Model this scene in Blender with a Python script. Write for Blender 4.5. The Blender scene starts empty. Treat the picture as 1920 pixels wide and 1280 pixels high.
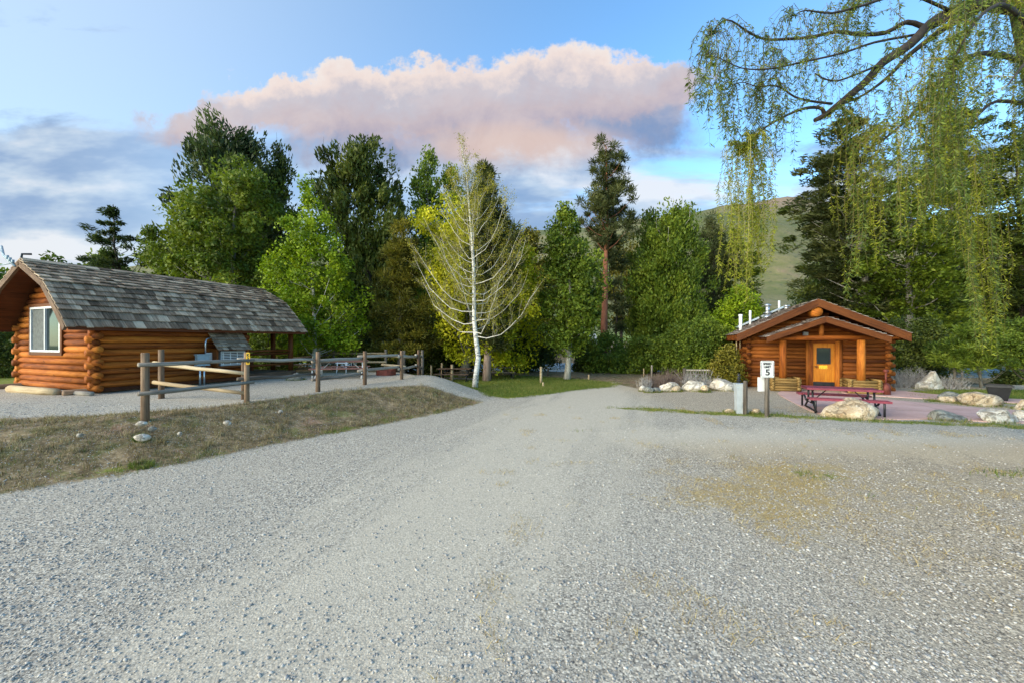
import bpy, math, random
import numpy as np
from mathutils import Vector, Matrix, noise as mnoise

# ------------------------------------------------------------------ camera, sky, sun, exposure
F = 750.0                 # focal length in photo pixels (1920 wide)
CAM_H = 2.1
scene = bpy.context.scene
COL = scene.collection
cam_data = bpy.data.cameras.new("camera")
cam = bpy.data.objects.new("camera", cam_data)
COL.objects.link(cam)
cam.location = (0, 0, CAM_H)
cam.rotation_euler = (math.radians(90), 0, 0)
cam_data.sensor_width = 36.0
cam_data.lens = 36.0 * F / 1920.0
cam_data.clip_start = 0.05
cam_data.clip_end = 3000
scene.camera = cam
scene.view_settings.view_transform = 'Standard'
scene.view_settings.look = 'None'
scene.view_settings.gamma = 1.0
scene.view_settings.use_curve_mapping = False
scene.view_settings.exposure = 1.96
scene.cycles.max_bounces = 6
scene.cycles.diffuse_bounces = 3
scene.cycles.transmission_bounces = 4
scene.cycles.use_denoising = True

SUN_EL, SUN_AZ = math.radians(20), (-0.80, -0.60)
sun_data = bpy.data.lights.new("sun", 'SUN')
sun_data.energy = 1.5
sun_data.angle = math.radians(55)
sun_data.color = (1.0, 0.84, 0.63)
sun = bpy.data.objects.new("sun", sun_data)
COL.objects.link(sun)
sdir = Vector((SUN_AZ[0] * math.cos(SUN_EL), SUN_AZ[1] * math.cos(SUN_EL), math.sin(SUN_EL)))
sun.rotation_euler = sdir.to_track_quat('Z', 'Y').to_euler()
sun.location = (-20, -20, 20)


# ---- tiny expression language for shader nodes
class E:
    def __init__(s, nt, sock):
        s.nt, s.k = nt, sock

    def _m(s, op, *a):
        n = s.nt.nodes.new('ShaderNodeMath')
        n.operation = op
        for i, v in enumerate((s,) + a):
            if isinstance(v, E):
                s.nt.links.new(v.k, n.inputs[i])
            else:
                n.inputs[i].default_value = v
        return E(s.nt, n.outputs[0])

    def __add__(s, o): return s._m('ADD', o)
    __radd__ = __add__
    def __mul__(s, o): return s._m('MULTIPLY', o)
    __rmul__ = __mul__
    def __sub__(s, o): return s._m('SUBTRACT', o)
    def __rsub__(s, o): return (s * -1.0) + o
    def __truediv__(s, o): return s._m('DIVIDE', o)
    def max(s, o): return s._m('MAXIMUM', o)
    def min(s, o): return s._m('MINIMUM', o)
    def sqrt(s): return s._m('SQRT')
    def pow(s, o): return s._m('POWER', o)

    def smooth(s, a, b, lo=0.0, hi=1.0):
        n = s.nt.nodes.new('ShaderNodeMapRange')
        n.interpolation_type = 'SMOOTHSTEP'
        s.nt.links.new(s.k, n.inputs[0])
        n.inputs[1].default_value, n.inputs[2].default_value = a, b
        n.inputs[3].default_value, n.inputs[4].default_value = lo, hi
        return E(s.nt, n.outputs[0])

    def lin(s, a, b, lo=0.0, hi=1.0):
        n = s.nt.nodes.new('ShaderNodeMapRange')
        s.nt.links.new(s.k, n.inputs[0])
        n.inputs[1].default_value, n.inputs[2].default_value = a, b
        n.inputs[3].default_value, n.inputs[4].default_value = lo, hi
        return E(s.nt, n.outputs[0])

    def ramp(s, stops):
        n = s.nt.nodes.new('ShaderNodeValToRGB')
        el = n.color_ramp.elements
        while len(el) < len(stops):
            el.new(0.5)
        for e, (p, c) in zip(el, stops):
            e.position = p
            e.color = (*c, 1)
        s.nt.links.new(s.k, n.inputs[0])
        return n.outputs[0]


def comb(nt, x, y, z):
    n = nt.nodes.new('ShaderNodeCombineXYZ')
    for i, v in enumerate((x, y, z)):
        if isinstance(v, E):
            nt.links.new(v.k, n.inputs[i])
        else:
            n.inputs[i].default_value = v
    return n.outputs[0]


def sep(nt, sock):
    n = nt.nodes.new('ShaderNodeSeparateXYZ')
    nt.links.new(sock, n.inputs[0])
    return [E(nt, o) for o in n.outputs]


def noise(nt, vec, scale, detail=4, rough=0.55, dist=0.0):
    n = nt.nodes.new('ShaderNodeTexNoise')
    if vec is not None:
        nt.links.new(vec, n.inputs['Vector'])
    n.inputs['Scale'].default_value = scale
    n.inputs['Detail'].default_value = detail
    n.inputs['Roughness'].default_value = rough
    n.inputs['Distortion'].default_value = dist
    return E(nt, n.outputs[0])


def mixc(nt, f, a, b, mode='MIX'):
    n = nt.nodes.new('ShaderNodeMix')
    n.data_type = 'RGBA'
    n.blend_type = mode
    for sock, v in ((n.inputs[0], f), (n.inputs[6], a), (n.inputs[7], b)):
        if isinstance(v, E):
            nt.links.new(v.k, sock)
        elif isinstance(v, bpy.types.NodeSocket):
            nt.links.new(v, sock)
        elif isinstance(v, (int, float)):
            sock.default_value = v
        else:
            sock.default_value = (*v, 1)
    return n.outputs[2]


def srgb(r, g, b):
    return tuple(((c / 255.0) / 12.92 if c / 255.0 <= 0.04045 else ((c / 255.0 + 0.055) / 1.055) ** 2.4) for c in (r, g, b))


world = bpy.data.worlds.new("World")
scene.world = world
world.use_nodes = True
wt = world.node_tree
bg = wt.nodes['Background']
SKY_STRENGTH = 0.07
bg.inputs['Strength'].default_value = SKY_STRENGTH
sky = wt.nodes.new('ShaderNodeTexSky')
sky.sky_type = 'NISHITA'
sky.sun_disc = False
sky.sun_elevation = SUN_EL
sky.sun_rotation = math.atan2(SUN_AZ[0], SUN_AZ[1])
sky.air_density = 1.0
sky.dust_density = 0.6
sky.ozone_density = 1.5
VISK = 1.0 / (SKY_STRENGTH * 2 ** scene.view_settings.exposure)   # cloud radiance that shows as 1.0


def build_sky():
    nt = wt
    tc = nt.nodes.new('ShaderNodeTexCoord')
    x, y, z = sep(nt, tc.outputs['Generated'])
    yy = y.max(0.12)
    # heading / slope coordinates of the sky direction (hundreds of units across the northern sky)
    px = (x / yy) * 7.5 + 9.6
    py = 6.4 - (z / yy) * 7.5
    wv = comb(nt, px, py, 0.0)
    n1 = noise(nt, wv, 0.85, 6, 0.6) - 0.5
    nn = nt.nodes.new('ShaderNodeVectorMath'); nn.operation = 'ADD'
    nt.links.new(wv, nn.inputs[0]); nn.inputs[1].default_value = (31.0, 17.0, 5.0)
    n2 = noise(nt, nn.outputs[0], 0.95, 6, 0.62) - 0.5
    qx = px + n1 * 2.0
    qy = py + n2 * 1.9
    fine = noise(nt, comb(nt, px, py, 3.3), 1.6, 7, 0.6) - 0.5

    def blob(cx, cy, rx, ry):
        return 1.0 - (((qx - cx) / rx).pow(2.0) + ((qy - cy) / ry).pow(2.0)).sqrt()
    m = None
    for b in [(5.2, 2.1, 1.5, 0.70), (6.6, 1.95, 1.6, 0.80), (8.1, 2.0, 1.5, 0.85), (9.6, 1.95, 1.7, 1.0),
              (11.0, 1.75, 1.6, 1.05), (12.1, 1.75, 1.2, 0.9), (9.4, 2.62, 2.8, 0.95), (11.6, 2.4, 1.7, 0.85),
              (3.9, 2.45, 1.5, 0.5), (6.8, 2.65, 2.5, 0.75)]:
        e = blob(*b)
        m = e if m is None else m.max(e)
    m = m + fine * 0.55
    # soft underside, crisp top
    soft = py.smooth(1.6, 3.0, 0.22, 0.80)
    d_main = (m / soft).smooth(0.0, 1.0)
    # shading of the cloud from sunlit crest to dusky base
    sh = (py - (px - 9.0) * -0.09 + fine * 0.9 + n2 * 1.5).lin(0.9, 3.5)
    c_main = sh.ramp([(0.0, srgb(255, 248, 242)), (0.16, srgb(250, 232, 224)), (0.28, srgb(206, 202, 212)),
                      (0.44, srgb(206, 192, 198)), (0.56, srgb(190, 180, 194)), (0.66, srgb(148, 164, 198)), (0.80, srgb(126, 156, 202))])
    bump = noise(nt, comb(nt, px, py, 8.0), 0.9, 6, 0.6, 0.6).smooth(0.38, 0.68)
    pinkish = ((px - 9.8).pow(2.0) / 6.0 + (py - 2.75).pow(2.0) / 0.28).smooth(0.0, 1.2, 0.85, 0.0)
    c_main = mixc(nt, pinkish, c_main, srgb(234, 204, 190))
    c_main = mixc(nt, bump * 0.30, c_main, srgb(242, 226, 222))
    # low banks of blue-grey cloud
    st = noise(nt, comb(nt, px * 0.28 + 4.0, py * 1.0, 1.0), 1.1, 6, 0.58, 0.3)
    left = px.smooth(0.5, 4.6, 1.0, 0.55)
    low = (st + px.smooth(1.0, 5.0, 0.10, 0.0) + py.smooth(1.9, 2.9, -0.35, 0.10) + (px - 11.5).smooth(-2.5, 1.5, 0.10, -0.03))
    low = (low - (py - 4.6).smooth(-0.3, 1.0, 0.0, 0.16)).smooth(0.44, 0.64) * left.max((px - 7.0).smooth(-2.0, 2.0))
    lc = (noise(nt, comb(nt, px * 0.3, py * 0.9, 14.5), 1.0, 5, 0.55) - px.smooth(1.0, 6.0, 0.09, 0.0) + (py - 4.3).smooth(0.0, 0.7, 0.0, 0.14)).ramp(
        [(0.34, srgb(126, 160, 204)), (0.45, srgb(154, 180, 216)), (0.53, srgb(196, 214, 234)), (0.62, srgb(244, 246, 250))])
    # clear air: the Sky Texture, paler towards the horizon and the west
    g = wt.nodes.new('ShaderNodeMix'); g.data_type = 'RGBA'; g.blend_type = 'MULTIPLY'
    g.inputs[0].default_value = 1.0
    nt.links.new(sky.outputs[0], g.inputs[6]); g.inputs[7].default_value = SKY_TINT
    pale = mixc(nt, (px - 9.0).smooth(-9.5, 3.5, 0.62, 0.0) * 1.0, g.outputs[2], tuple(c * VISK for c in srgb(222, 236, 248)))
    pale = mixc(nt, py.smooth(2.6, 5.6, 0.0, 0.55), pale, tuple(c * VISK for c in srgb(226, 236, 244)))

    def scale(c):
        n = nt.nodes.new('ShaderNodeVectorMath'); n.operation = 'SCALE'
        nt.links.new(c, n.inputs[0]); n.inputs[3].default_value = VISK * 0.94
        return n.outputs[0]
    out = mixc(nt, low * 0.9, pale, scale(lc))
    out = mixc(nt, d_main * 0.97, out, scale(c_main))
    out = mixc(nt, y.smooth(0.1, 0.3), g.outputs[2], out)
    nt.links.new(out, bg.inputs['Color'])


SKY_TINT = (0.92, 1.30, 1.48, 1)
build_sky()


# ------------------------------------------------------------------ helpers
def at(px, py, d):
    """photo pixel at distance d along +Y -> world point"""
    return Vector(((px - 960) / F * d, d, CAM_H + (640 - py) / F * d))


def X(px, d):
    return (px - 960) / F * d


def Zp(py, d):
    return CAM_H + (640 - py) / F * d


class MB:
    """mesh builder with metre UVs and a per-face tint"""
    def __init__(s, seed=0):
        s.v, s.f, s.uv, s.t = [], [], [], []
        s.rng = random.Random(seed)

    def face(s, pts, uvs=None, tint=None, idx=None):
        if idx is None:
            b = len(s.v)
            s.v.extend([tuple(p) for p in pts])
            idx = list(range(b, b + len(pts)))
        s.f.append(idx)
        s.uv.append(uvs if uvs else [(0, 0)] * len(idx))
        s.t.append(0.5 if tint is None else tint)

    def box(s, c, hx, hy, hz, ax=None, ay=None, az=None, tint=None):
        c = Vector(c)
        ax = Vector(ax) if ax else Vector((1, 0, 0))
        ay = Vector(ay) if ay else Vector((0, 1, 0))
        az = Vector(az) if az else Vector((0, 0, 1))
        cs = [c + ax * (hx * i) + ay * (hy * j) + az * (hz * k) for k in (-1, 1) for j in (-1, 1) for i in (-1, 1)]
        s.hexa(cs, (hx, hy, hz), tint)

    def hexa(s, cs, h=None, tint=None):
        if tint is None:
            tint = s.rng.random()
        if h is None:
            h = ((cs[1] - cs[0]).length / 2, (cs[2] - cs[0]).length / 2, (cs[4] - cs[0]).length / 2)
        loc = [(i * h[0], j * h[1], k * h[2]) for k in (-1, 1) for j in (-1, 1) for i in (-1, 1)]
        g = max(range(3), key=lambda q: h[q])
        o = [q for q in range(3) if q != g]
        ou, ov = s.rng.random() * 20, s.rng.random() * 20
        b = len(s.v)
        s.v.extend([tuple(p) for p in cs])
        for q in ((0, 2, 3, 1), (4, 5, 7, 6), (0, 1, 5, 4), (2, 6, 7, 3), (0, 4, 6, 2), (1, 3, 7, 5)):
            s.f.append([b + k for k in q])
            s.uv.append([(loc[k][g] + ou, loc[k][o[0]] + loc[k][o[1]] + ov) for k in q])
            s.t.append(tint)

    def tube(s, pts, radii, n=8, caps=True, tint=None, sq=None):
        pts = [Vector(p) for p in pts]
        if tint is None:
            tint = s.rng.random()
        if not isinstance(radii, (list, tuple)):
            radii = [radii] * len(pts)
        ou, ov = s.rng.random() * 20, s.rng.random() * 20
        rings = []
        L = 0
        ref = None
        for i, p in enumerate(pts):
            t = (pts[min(i + 1, len(pts) - 1)] - pts[max(i - 1, 0)])
            if t.length < 1e-9:
                t = Vector((0, 0, 1))
            t.normalize()
            if ref is None:
                ref = Vector((0, 0, 1)) if abs(t.z) < 0.9 else Vector((1, 0, 0))
            a = t.cross(ref).normalized()
            bb = a.cross(t)
            ref = bb if abs(t.z) < 0.999 else ref
            if i:
                L += (p - pts[i - 1]).length
            b = len(s.v)
            for k in range(n):
                an = 2 * math.pi * k / n
                ra = radii[i]
                s.v.append(tuple(p + a * (math.cos(an) * ra) + bb * (math.sin(an) * ra * (sq or 1))))
            rings.append((b, L, radii[i]))
        for (b0, l0, r0), (b1, l1, r1) in zip(rings, rings[1:]):
            w = 2 * math.pi * max(r0, r1) / n
            for k in range(n):
                k2 = (k + 1) % n
                s.f.append([b0 + k, b0 + k2, b1 + k2, b1 + k])
                s.uv.append([(l0 + ou, k * w + ov), (l0 + ou, (k + 1) * w + ov), (l1 + ou, (k + 1) * w + ov), (l1 + ou, k * w + ov)])
                s.t.append(tint)
        if caps:
            for (b, l, r), rev in ((rings[0], True), (rings[-1], False)):
                ids = [b + k for k in range(n)]
                if rev:
                    ids.reverse()
                s.f.append(ids)
                s.uv.append([(ou + 5 + 0.1 * math.cos(6.28 * k / n), ov + r * math.sin(6.28 * k / n)) for k in range(n)])
                s.t.append(tint)

    def build(s, name, m, parent=None, smooth=False, origin=(0, 0, 0)):
        me = bpy.data.meshes.new(name)
        v = np.array(s.v, dtype=np.float64) - np.array(origin)
        me.from_pydata(v.tolist(), [], s.f)
        uvl = me.uv_layers.new(name='UVMap')
        flat = [c for fu in s.uv for uv in fu for c in uv]
        uvl.data.foreach_set('uv', flat)
        a = me.attributes.new('tint', 'FLOAT', 'FACE')
        a.data.foreach_set('value', s.t)
        if smooth:
            me.polygons.foreach_set('use_smooth', [True] * len(s.f))
        me.materials.append(m)
        me.update()
        return link(name, me, parent)


def link(name, me, parent=None):
    o = bpy.data.objects.new(name, me)
    COL.objects.link(o)
    if parent is not None:
        o.parent = parent
    return o


def raw_mesh(name, verts, quads, tint, m, parent=None, smooth=False, attrs=None):
    """numpy mesh: quads (n,k) index array, tint per face"""
    me = bpy.data.meshes.new(name)
    nv, nf, k = len(verts), len(quads), quads.shape[1]
    me.vertices.add(nv)
    me.vertices.foreach_set('co', np.ascontiguousarray(verts, dtype=np.float32).ravel())
    me.loops.add(nf * k)
    me.loops.foreach_set('vertex_index', np.ascontiguousarray(quads, dtype=np.int32).ravel())
    me.polygons.add(nf)
    me.polygons.foreach_set('loop_start', np.arange(0, nf * k, k, dtype=np.int32))
    me.polygons.foreach_set('loop_total', np.full(nf, k, dtype=np.int32))
    if smooth:
        me.polygons.foreach_set('use_smooth', np.ones(nf, dtype=bool))
    if tint is not None:
        a = me.attributes.new('tint', 'FLOAT', 'FACE')
        a.data.foreach_set('value', np.ascontiguousarray(tint, dtype=np.float32))
    for an, arr in (attrs or {}).items():
        a = me.attributes.new(an, 'FLOAT', 'POINT')
        a.data.foreach_set('value', np.ascontiguousarray(arr, dtype=np.float32))
    me.materials.append(m)
    me.update(calc_edges=True)
    me.validate()
    return link(name, me, parent)


def tag(o, label=None, cat=None, group=None, kind=None):
    if label: o['label'] = label
    if cat: o['category'] = cat
    if group: o['group'] = group
    if kind: o['kind'] = kind
    return o


def thing(name, label, cat, loc=(0, 0, 0), rz=0.0, group=None):
    o = bpy.data.objects.new(name, None)
    o.empty_display_size = 0.3
    COL.objects.link(o)
    o.location = loc
    o.rotation_euler = (0, 0, rz)
    return tag(o, label, cat, group)


def copy_tree(o, parent=None):
    c = o.copy()
    COL.objects.link(c)
    if parent is not None:
        c.parent = parent
    for ch in list(o.children):
        copy_tree(ch, c)
    return c


# ------------------------------------------------------------------ materials
def new_mat(name):
    m = bpy.data.materials.new(name)
    m.use_nodes = True
    nt = m.node_tree
    return m, nt, nt.nodes['Principled BSDF']


def attr(nt, name):
    n = nt.nodes.new('ShaderNodeAttribute')
    n.attribute_name = name
    return E(nt, n.outputs['Fac'])


def bump(nt, p, h, strength=0.3, dist=0.01):
    b = nt.nodes.new('ShaderNodeBump')
    b.inputs['Strength'].default_value = strength
    b.inputs['Distance'].default_value = dist
    nt.links.new(h.k, b.inputs['Height'])
    nt.links.new(b.outputs[0], p.inputs['Normal'])


def uvco(nt, su, sv):
    n = nt.nodes.new('ShaderNodeUVMap')
    x, y, z = sep(nt, n.outputs[0])
    return comb(nt, x * su, y * sv, 0.0)


def objco(nt):
    return nt.nodes.new('ShaderNodeTexCoord').outputs['Object']


def mat_wood(name, dark, mid, light, rough=0.55, bmp=0.3, grain=24.0, tintamt=0.5):
    m, nt, p = new_mat(name)
    t = attr(nt, 'tint')
    g = noise(nt, uvco(nt, 1.2, grain), 1.0, 6, 0.65, 0.4)
    g2 = noise(nt, uvco(nt, 0.9, 3.0), 1.0, 4, 0.6, 1.0)
    k = g * 0.75 + g2 * 0.7 - 0.14 + (t - 0.5) * tintamt - 0.08
    c = k.ramp([(0.22, dark), (0.5, mid), (0.78, light)])
    knot = noise(nt, uvco(nt, 2.6, 5.0), 1.0, 2, 0.5).smooth(0.70, 0.76)
    c = mixc(nt, knot * 0.7, c, tuple(v * 0.4 for v in dark))
    crk = noise(nt, uvco(nt, 0.7, 34.0), 1.0, 3, 0.5, 0.3).smooth(0.635, 0.67)
    c = mixc(nt, crk * 0.65, c, tuple(v * 0.5 for v in dark))
    wear = noise(nt, uvco(nt, 1.1, 1.4), 1.3, 5, 0.7).smooth(0.52, 0.72)
    c = mixc(nt, wear * 0.35, c, dark)
    nt.links.new(c, p.inputs['Base Color'])
    p.inputs['Roughness'].default_value = rough
    p.inputs['Specular IOR Level'].default_value = 0.18
    bump(nt, p, g, bmp, 0.01)
    return m


def mat_flat(name, col, rough=0.6, metal=0.0, var=0.15, sc=6.0, spec=None):
    m, nt, p = new_mat(name)
    n = noise(nt, objco(nt), sc, 5, 0.6)
    c = mixc(nt, n.smooth(0.3, 0.7), tuple(v * (1 - var) for v in col), tuple(min(1, v * (1 + var)) for v in col))
    nt.links.new(c, p.inputs['Base Color'])
    p.inputs['Roughness'].default_value = rough
    p.inputs['Metallic'].default_value = metal
    return m


def mat_leaf(name, cols, trans=0.35, rough=0.55):
    m, nt, p = new_mat(name)
    t = attr(nt, 'tint')
    n = len(cols)
    c = t.ramp([(i / (n - 1), col) for i, col in enumerate(cols)])
    nt.links.new(c, p.inputs['Base Color'])
    p.inputs['Roughness'].default_value = rough
    p.inputs['Specular IOR Level'].default_value = 0.25
    tr = nt.nodes.new('ShaderNodeBsdfTranslucent')
    nt.links.new(mixc(nt, 1.0, c, (1.0, 1.05, 0.55), 'MULTIPLY'), tr.inputs[0])
    mx = nt.nodes.new('ShaderNodeMixShader')
    mx.inputs[0].default_value = trans
    nt.links.new(p.outputs[0], mx.inputs[1])
    nt.links.new(tr.outputs[0], mx.inputs[2])
    nt.links.new(mx.outputs[0], nt.nodes['Material Output'].inputs[0])
    return m


def mat_bark(name, dark, light, sc=5.0, stretch=0.25, bands=False):
    m, nt, p = new_mat(name)
    x, y, z = sep(nt, objco(nt))
    n = noise(nt, comb(nt, x, y, z * stretch), sc, 6, 0.65, 0.5)
    if bands:
        n = noise(nt, comb(nt, x * 1.5, y * 1.5, z * 5.0), sc, 5, 0.7)
        c = n.ramp([(0.38, dark), (0.47, tuple(v * .8 for v in light)), (0.56, light), (1.0, tuple(min(1, v * 1.1) for v in light))])
    else:
        c = n.ramp([(0.32, dark), (0.68, light)])
    nt.links.new(c, p.inputs['Base Color'])
    p.inputs['Roughness'].default_value = 0.85
    bump(nt, p, n, 0.6, 0.03)
    return m


def mat_rock(name, a, b, c3, sc=2.2):
    m, nt, p = new_mat(name)
    co = objco(nt)
    n = noise(nt, co, sc, 8, 0.62, 0.8)
    n2 = noise(nt, co, sc * 9, 5, 0.65)
    vv = nt.nodes.new('ShaderNodeTexVoronoi')
    vv.feature = 'DISTANCE_TO_EDGE'
    vv.inputs['Scale'].default_value = sc * 1.1
    dco = nt.nodes.new('ShaderNodeVectorMath'); dco.operation = 'ADD'
    nt.links.new(co, dco.inputs[0]); nt.links.new(comb(nt, n * 0.9, n2 * 0.5, n * 0.6), dco.inputs[1])
    nt.links.new(dco.outputs[0], vv.inputs['Vector'])
    crack = E(nt, vv.outputs['Distance']).smooth(0.0, 0.05)
    c = (n * 0.8 + n2 * 0.4 - 0.10).ramp([(0.32, a), (0.50, b), (0.66, c3)])
    lich = noise(nt, co, sc * 3.1, 5, 0.7).smooth(0.60, 0.68)
    c = mixc(nt, lich * 0.35, c, tuple(v * 0.45 for v in a))
    c = mixc(nt, (1.0 - crack) * 0.55, c, tuple(v * 0.5 for v in a))
    nt.links.new(c, p.inputs['Base Color'])
    p.inputs['Roughness'].default_value = 0.85
    bump(nt, p, n * 0.7 + n2 * 0.5 + crack * 0.25, 0.9, 0.06)
    return m


M = {}
M['log'] = mat_wood('orange_log', (0.10, 0.024, 0.004), (0.31, 0.085, 0.011), (0.52, 0.175, 0.023), 0.75, 0.6, 22)
M['log2'] = mat_wood('brown_log', (0.055, 0.014, 0.003), (0.165, 0.046, 0.007), (0.29, 0.09, 0.014), 0.75, 0.6, 24)
M['trim'] = mat_wood('redwood_trim', (0.055, 0.015, 0.003), (0.125, 0.037, 0.007), (0.19, 0.062, 0.013), 0.55, 0.3, 20, 0.3)
M['soffit'] = mat_wood('dark_soffit', (0.05, 0.015, 0.006), (0.12, 0.035, 0.012), (0.17, 0.05, 0.016), 0.6, 0.2, 16)
M['door'] = mat_wood('varnished_door', (0.28, 0.085, 0.008), (0.46, 0.155, 0.014), (0.56, 0.22, 0.022), 0.4, 0.1, 16, 0.2)
M['shingle'] = mat_wood('weathered_shingle', (0.07, 0.047, 0.029), (0.24, 0.17, 0.112), (0.50, 0.39, 0.27), 0.85, 0.8, 34, 0.55)
M['shingle2'] = mat_wood('brown_shingle', (0.07, 0.05, 0.04), (0.19, 0.15, 0.125), (0.34, 0.29, 0.25), 0.85, 0.6, 40, 0.7)
M['grey_wood'] = mat_wood('grey_rail_wood', (0.08, 0.065, 0.05), (0.22, 0.19, 0.155), (0.40, 0.35, 0.28), 0.8, 0.6, 30, 0.6)
M['brown_wood'] = mat_wood('brown_post_wood', (0.055, 0.032, 0.02), (0.15, 0.095, 0.06), (0.28, 0.19, 0.12), 0.8, 0.6, 30, 0.4)
M['pale_wood'] = mat_wood('pale_peeled_wood', (0.26, 0.18, 0.10), (0.44, 0.33, 0.19), (0.58, 0.46, 0.29), 0.75, 0.5, 26, 0.4)
M['planter'] = mat_wood('mossy_planter_log', (0.09, 0.055, 0.018), (0.24, 0.145, 0.045), (0.38, 0.25, 0.09), 0.7, 0.5, 20, 0.4)
M['white'] = mat_flat('white_paint', (0.64, 0.64, 0.62), 0.45, var=0.05)
M['pipe'] = mat_flat('white_pipe', (0.78, 0.78, 0.75), 0.4, var=0.08)
M['black'] = mat_flat('black_metal', (0.02, 0.02, 0.022), 0.45, 0.3, var=0.3)
M['ink'] = mat_flat('black_ink', (0.012, 0.012, 0.012), 0.5, var=0.1)
M['yellow'] = mat_flat('yellow_plate', (0.80, 0.46, 0.02), 0.45, var=0.05)
M['metal'] = mat_flat('galvanised_metal', (0.55, 0.57, 0.58), 0.35, 0.85, var=0.12)
M['box_grey'] = mat_flat('blue_grey_enamel', (0.24, 0.31, 0.34), 0.45, 0.1, var=0.1)
M['pedestal'] = mat_flat('pale_grey_plastic', (0.36, 0.385, 0.39), 0.5, var=0.08)
M['maroon'] = mat_flat('maroon_coated_steel', (0.22, 0.035, 0.055), 0.45, 0.0, var=0.15)
M['rust'] = mat_flat('rust_red_steel', (0.16, 0.035, 0.02), 0.65, 0.2, var=0.3)
M['rose_wood'] = mat_wood('faded_red_plank', (0.13, 0.06, 0.05), (0.25, 0.12, 0.10), (0.36, 0.19, 0.16), 0.7, 0.3, 24)
M['soil'] = mat_flat('dark_soil', (0.05, 0.035, 0.022), 0.95, var=0.4, sc=30)
M['curtain'] = mat_flat('grey_curtain', (0.09, 0.10, 0.095), 0.8, var=0.3, sc=9)


def mat_glass(name, col, rough=0.04):
    m, nt, p = new_mat(name)
    p.inputs['Base Color'].default_value = (*col, 1)
    p.inputs['Roughness'].default_value = rough
    p.inputs['Specular IOR Level'].default_value = 0.25
    return m


M['glass'] = mat_glass('dark_glass', (0.02, 0.03, 0.03))
M['solar'] = mat_glass('panel_glass', (0.05, 0.065, 0.08), 0.15)
M['rock_tan'] = mat_rock('tan_boulder_rock', (0.30, 0.19, 0.09), (0.52, 0.40, 0.25), (0.68, 0.60, 0.47))
M['rock_pale'] = mat_rock('pale_boulder_rock', (0.33, 0.25, 0.16), (0.56, 0.50, 0.40), (0.72, 0.68, 0.60))
M['rock_grey'] = mat_rock('grey_boulder_rock', (0.11, 0.115, 0.09), (0.21, 0.21, 0.175), (0.34, 0.33, 0.29))
# ------------------------------------------------------------------ ground
def poly_sd(px, py, poly):
    """signed distance (positive inside) to a polygon, vectorised"""
    poly = np.array(poly, dtype=np.float64)
    d = np.full(px.shape, 1e18)
    inside = np.zeros(px.shape, dtype=bool)
    n = len(poly)
    for i in range(n):
        a, b = poly[i], poly[(i + 1) % n]
        e = b - a
        wx, wy = px - a[0], py - a[1]
        t = np.clip((wx * e[0] + wy * e[1]) / (e @ e), 0, 1)
        d = np.minimum(d, (wx - e[0] * t) ** 2 + (wy - e[1] * t) ** 2)
        c = ((a[1] <= py) & (b[1] > py)) | ((b[1] <= py) & (a[1] > py))
        with np.errstate(divide='ignore', invalid='ignore'):
            xi = a[0] + (py - a[1]) / (b[1] - a[1]) * e[0]
        inside ^= c & (px < xi)
    d = np.sqrt(d)
    return np.where(inside, d, -d)


def sstep(a, b, x):
    t = np.clip((x - a) / (b - a), 0, 1)
    return t * t * (3 - 2 * t)


def vnoise(x, y, sc, seed=0):
    """smooth value noise in numpy"""
    x, y = x * sc + seed * 17.3, y * sc + seed * 9.1
    xi, yi = np.floor(x).astype(np.int64), np.floor(y).astype(np.int64)
    fx, fy = x - xi, y - yi
    fx, fy = fx * fx * (3 - 2 * fx), fy * fy * (3 - 2 * fy)

    def h(i, j):
        k = (i * 374761393 + j * 668265263 + seed * 1442695) & 0x7fffffff
        k = ((k ^ (k >> 13)) * 1274126177) & 0x7fffffff
        return ((k ^ (k >> 16)) & 0xffff) / 65535.0
    return (h(xi, yi) * (1 - fx) + h(xi + 1, yi) * fx) * (1 - fy) + (h(xi, yi + 1) * (1 - fx) + h(xi + 1, yi + 1) * fx) * fy


def fbm(x, y, sc, seed=0, o=4):
    r, a, s = 0, 0.5, 0
    for i in range(o):
        r = r + a * vnoise(x, y, sc * 2 ** i, seed + i)
        s += a
        a *= 0.5
    return r / s


TOE = [(-0.62, 14.4), (-1.77, 12.1), (-3.41, 9.84), (-4.83, 7.9), (-5.77, 6.56), (-6.95, 5.43), (-9.0, 3.6), (-13, 0.5), (-45, -12),
       (-120, -12), (-120, 28), (-14, 28), (-6.5, 24.5), (-3.6, 21.0), (-1.9, 18.6), (-0.75, 16.4)]
PAD = [(-1.6, 15.6), (-3.0, 14.4), (-5.3, 12.2), (-6.3, 10.2), (-7.3, 9.0), (-8.6, 8.2), (-12, 7.2), (-20, 5.5), (-60, 5), (-60, 27), (-12, 25), (-5.6, 22), (-3.6, 19.5), (-2.0, 17)]
LAWN = [(-0.9, 15.3), (-0.1, 14.75), (0.82, 15.5), (2.9, 17.5), (4.6, 18.6), (5.4, 20.2), (3.8, 22.5), (1.0, 24.6), (-5, 25.5), (-14, 28.5), (-14, 26), (-5, 22), (-2.2, 18.4)]
LAWN2 = [(14.6, 14.0), (17.5, 13.3), (34, 9), (60, 12), (60, 17.2), (27, 17.4), (19, 17.6), (16.6, 17.0)]
PATH2 = [(17, 17.9), (30, 17.6), (80, 15.5), (80, 18.0), (30, 19.3), (16, 19.8)]
PATIO = [(8.66, 11.35), (9.42, 10.85), (10.6, 10.75), (11.95, 11.0), (12.3, 10.45), (13.4, 10.25), (15.2, 9.6), (20, 8.6), (20, 10.7),
         (15.3, 12.0), (14.4, 13.05), (13.6, 14.6), (12.75, 15.9), (13.6, 16.5), (11.2, 17.4)]
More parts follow.
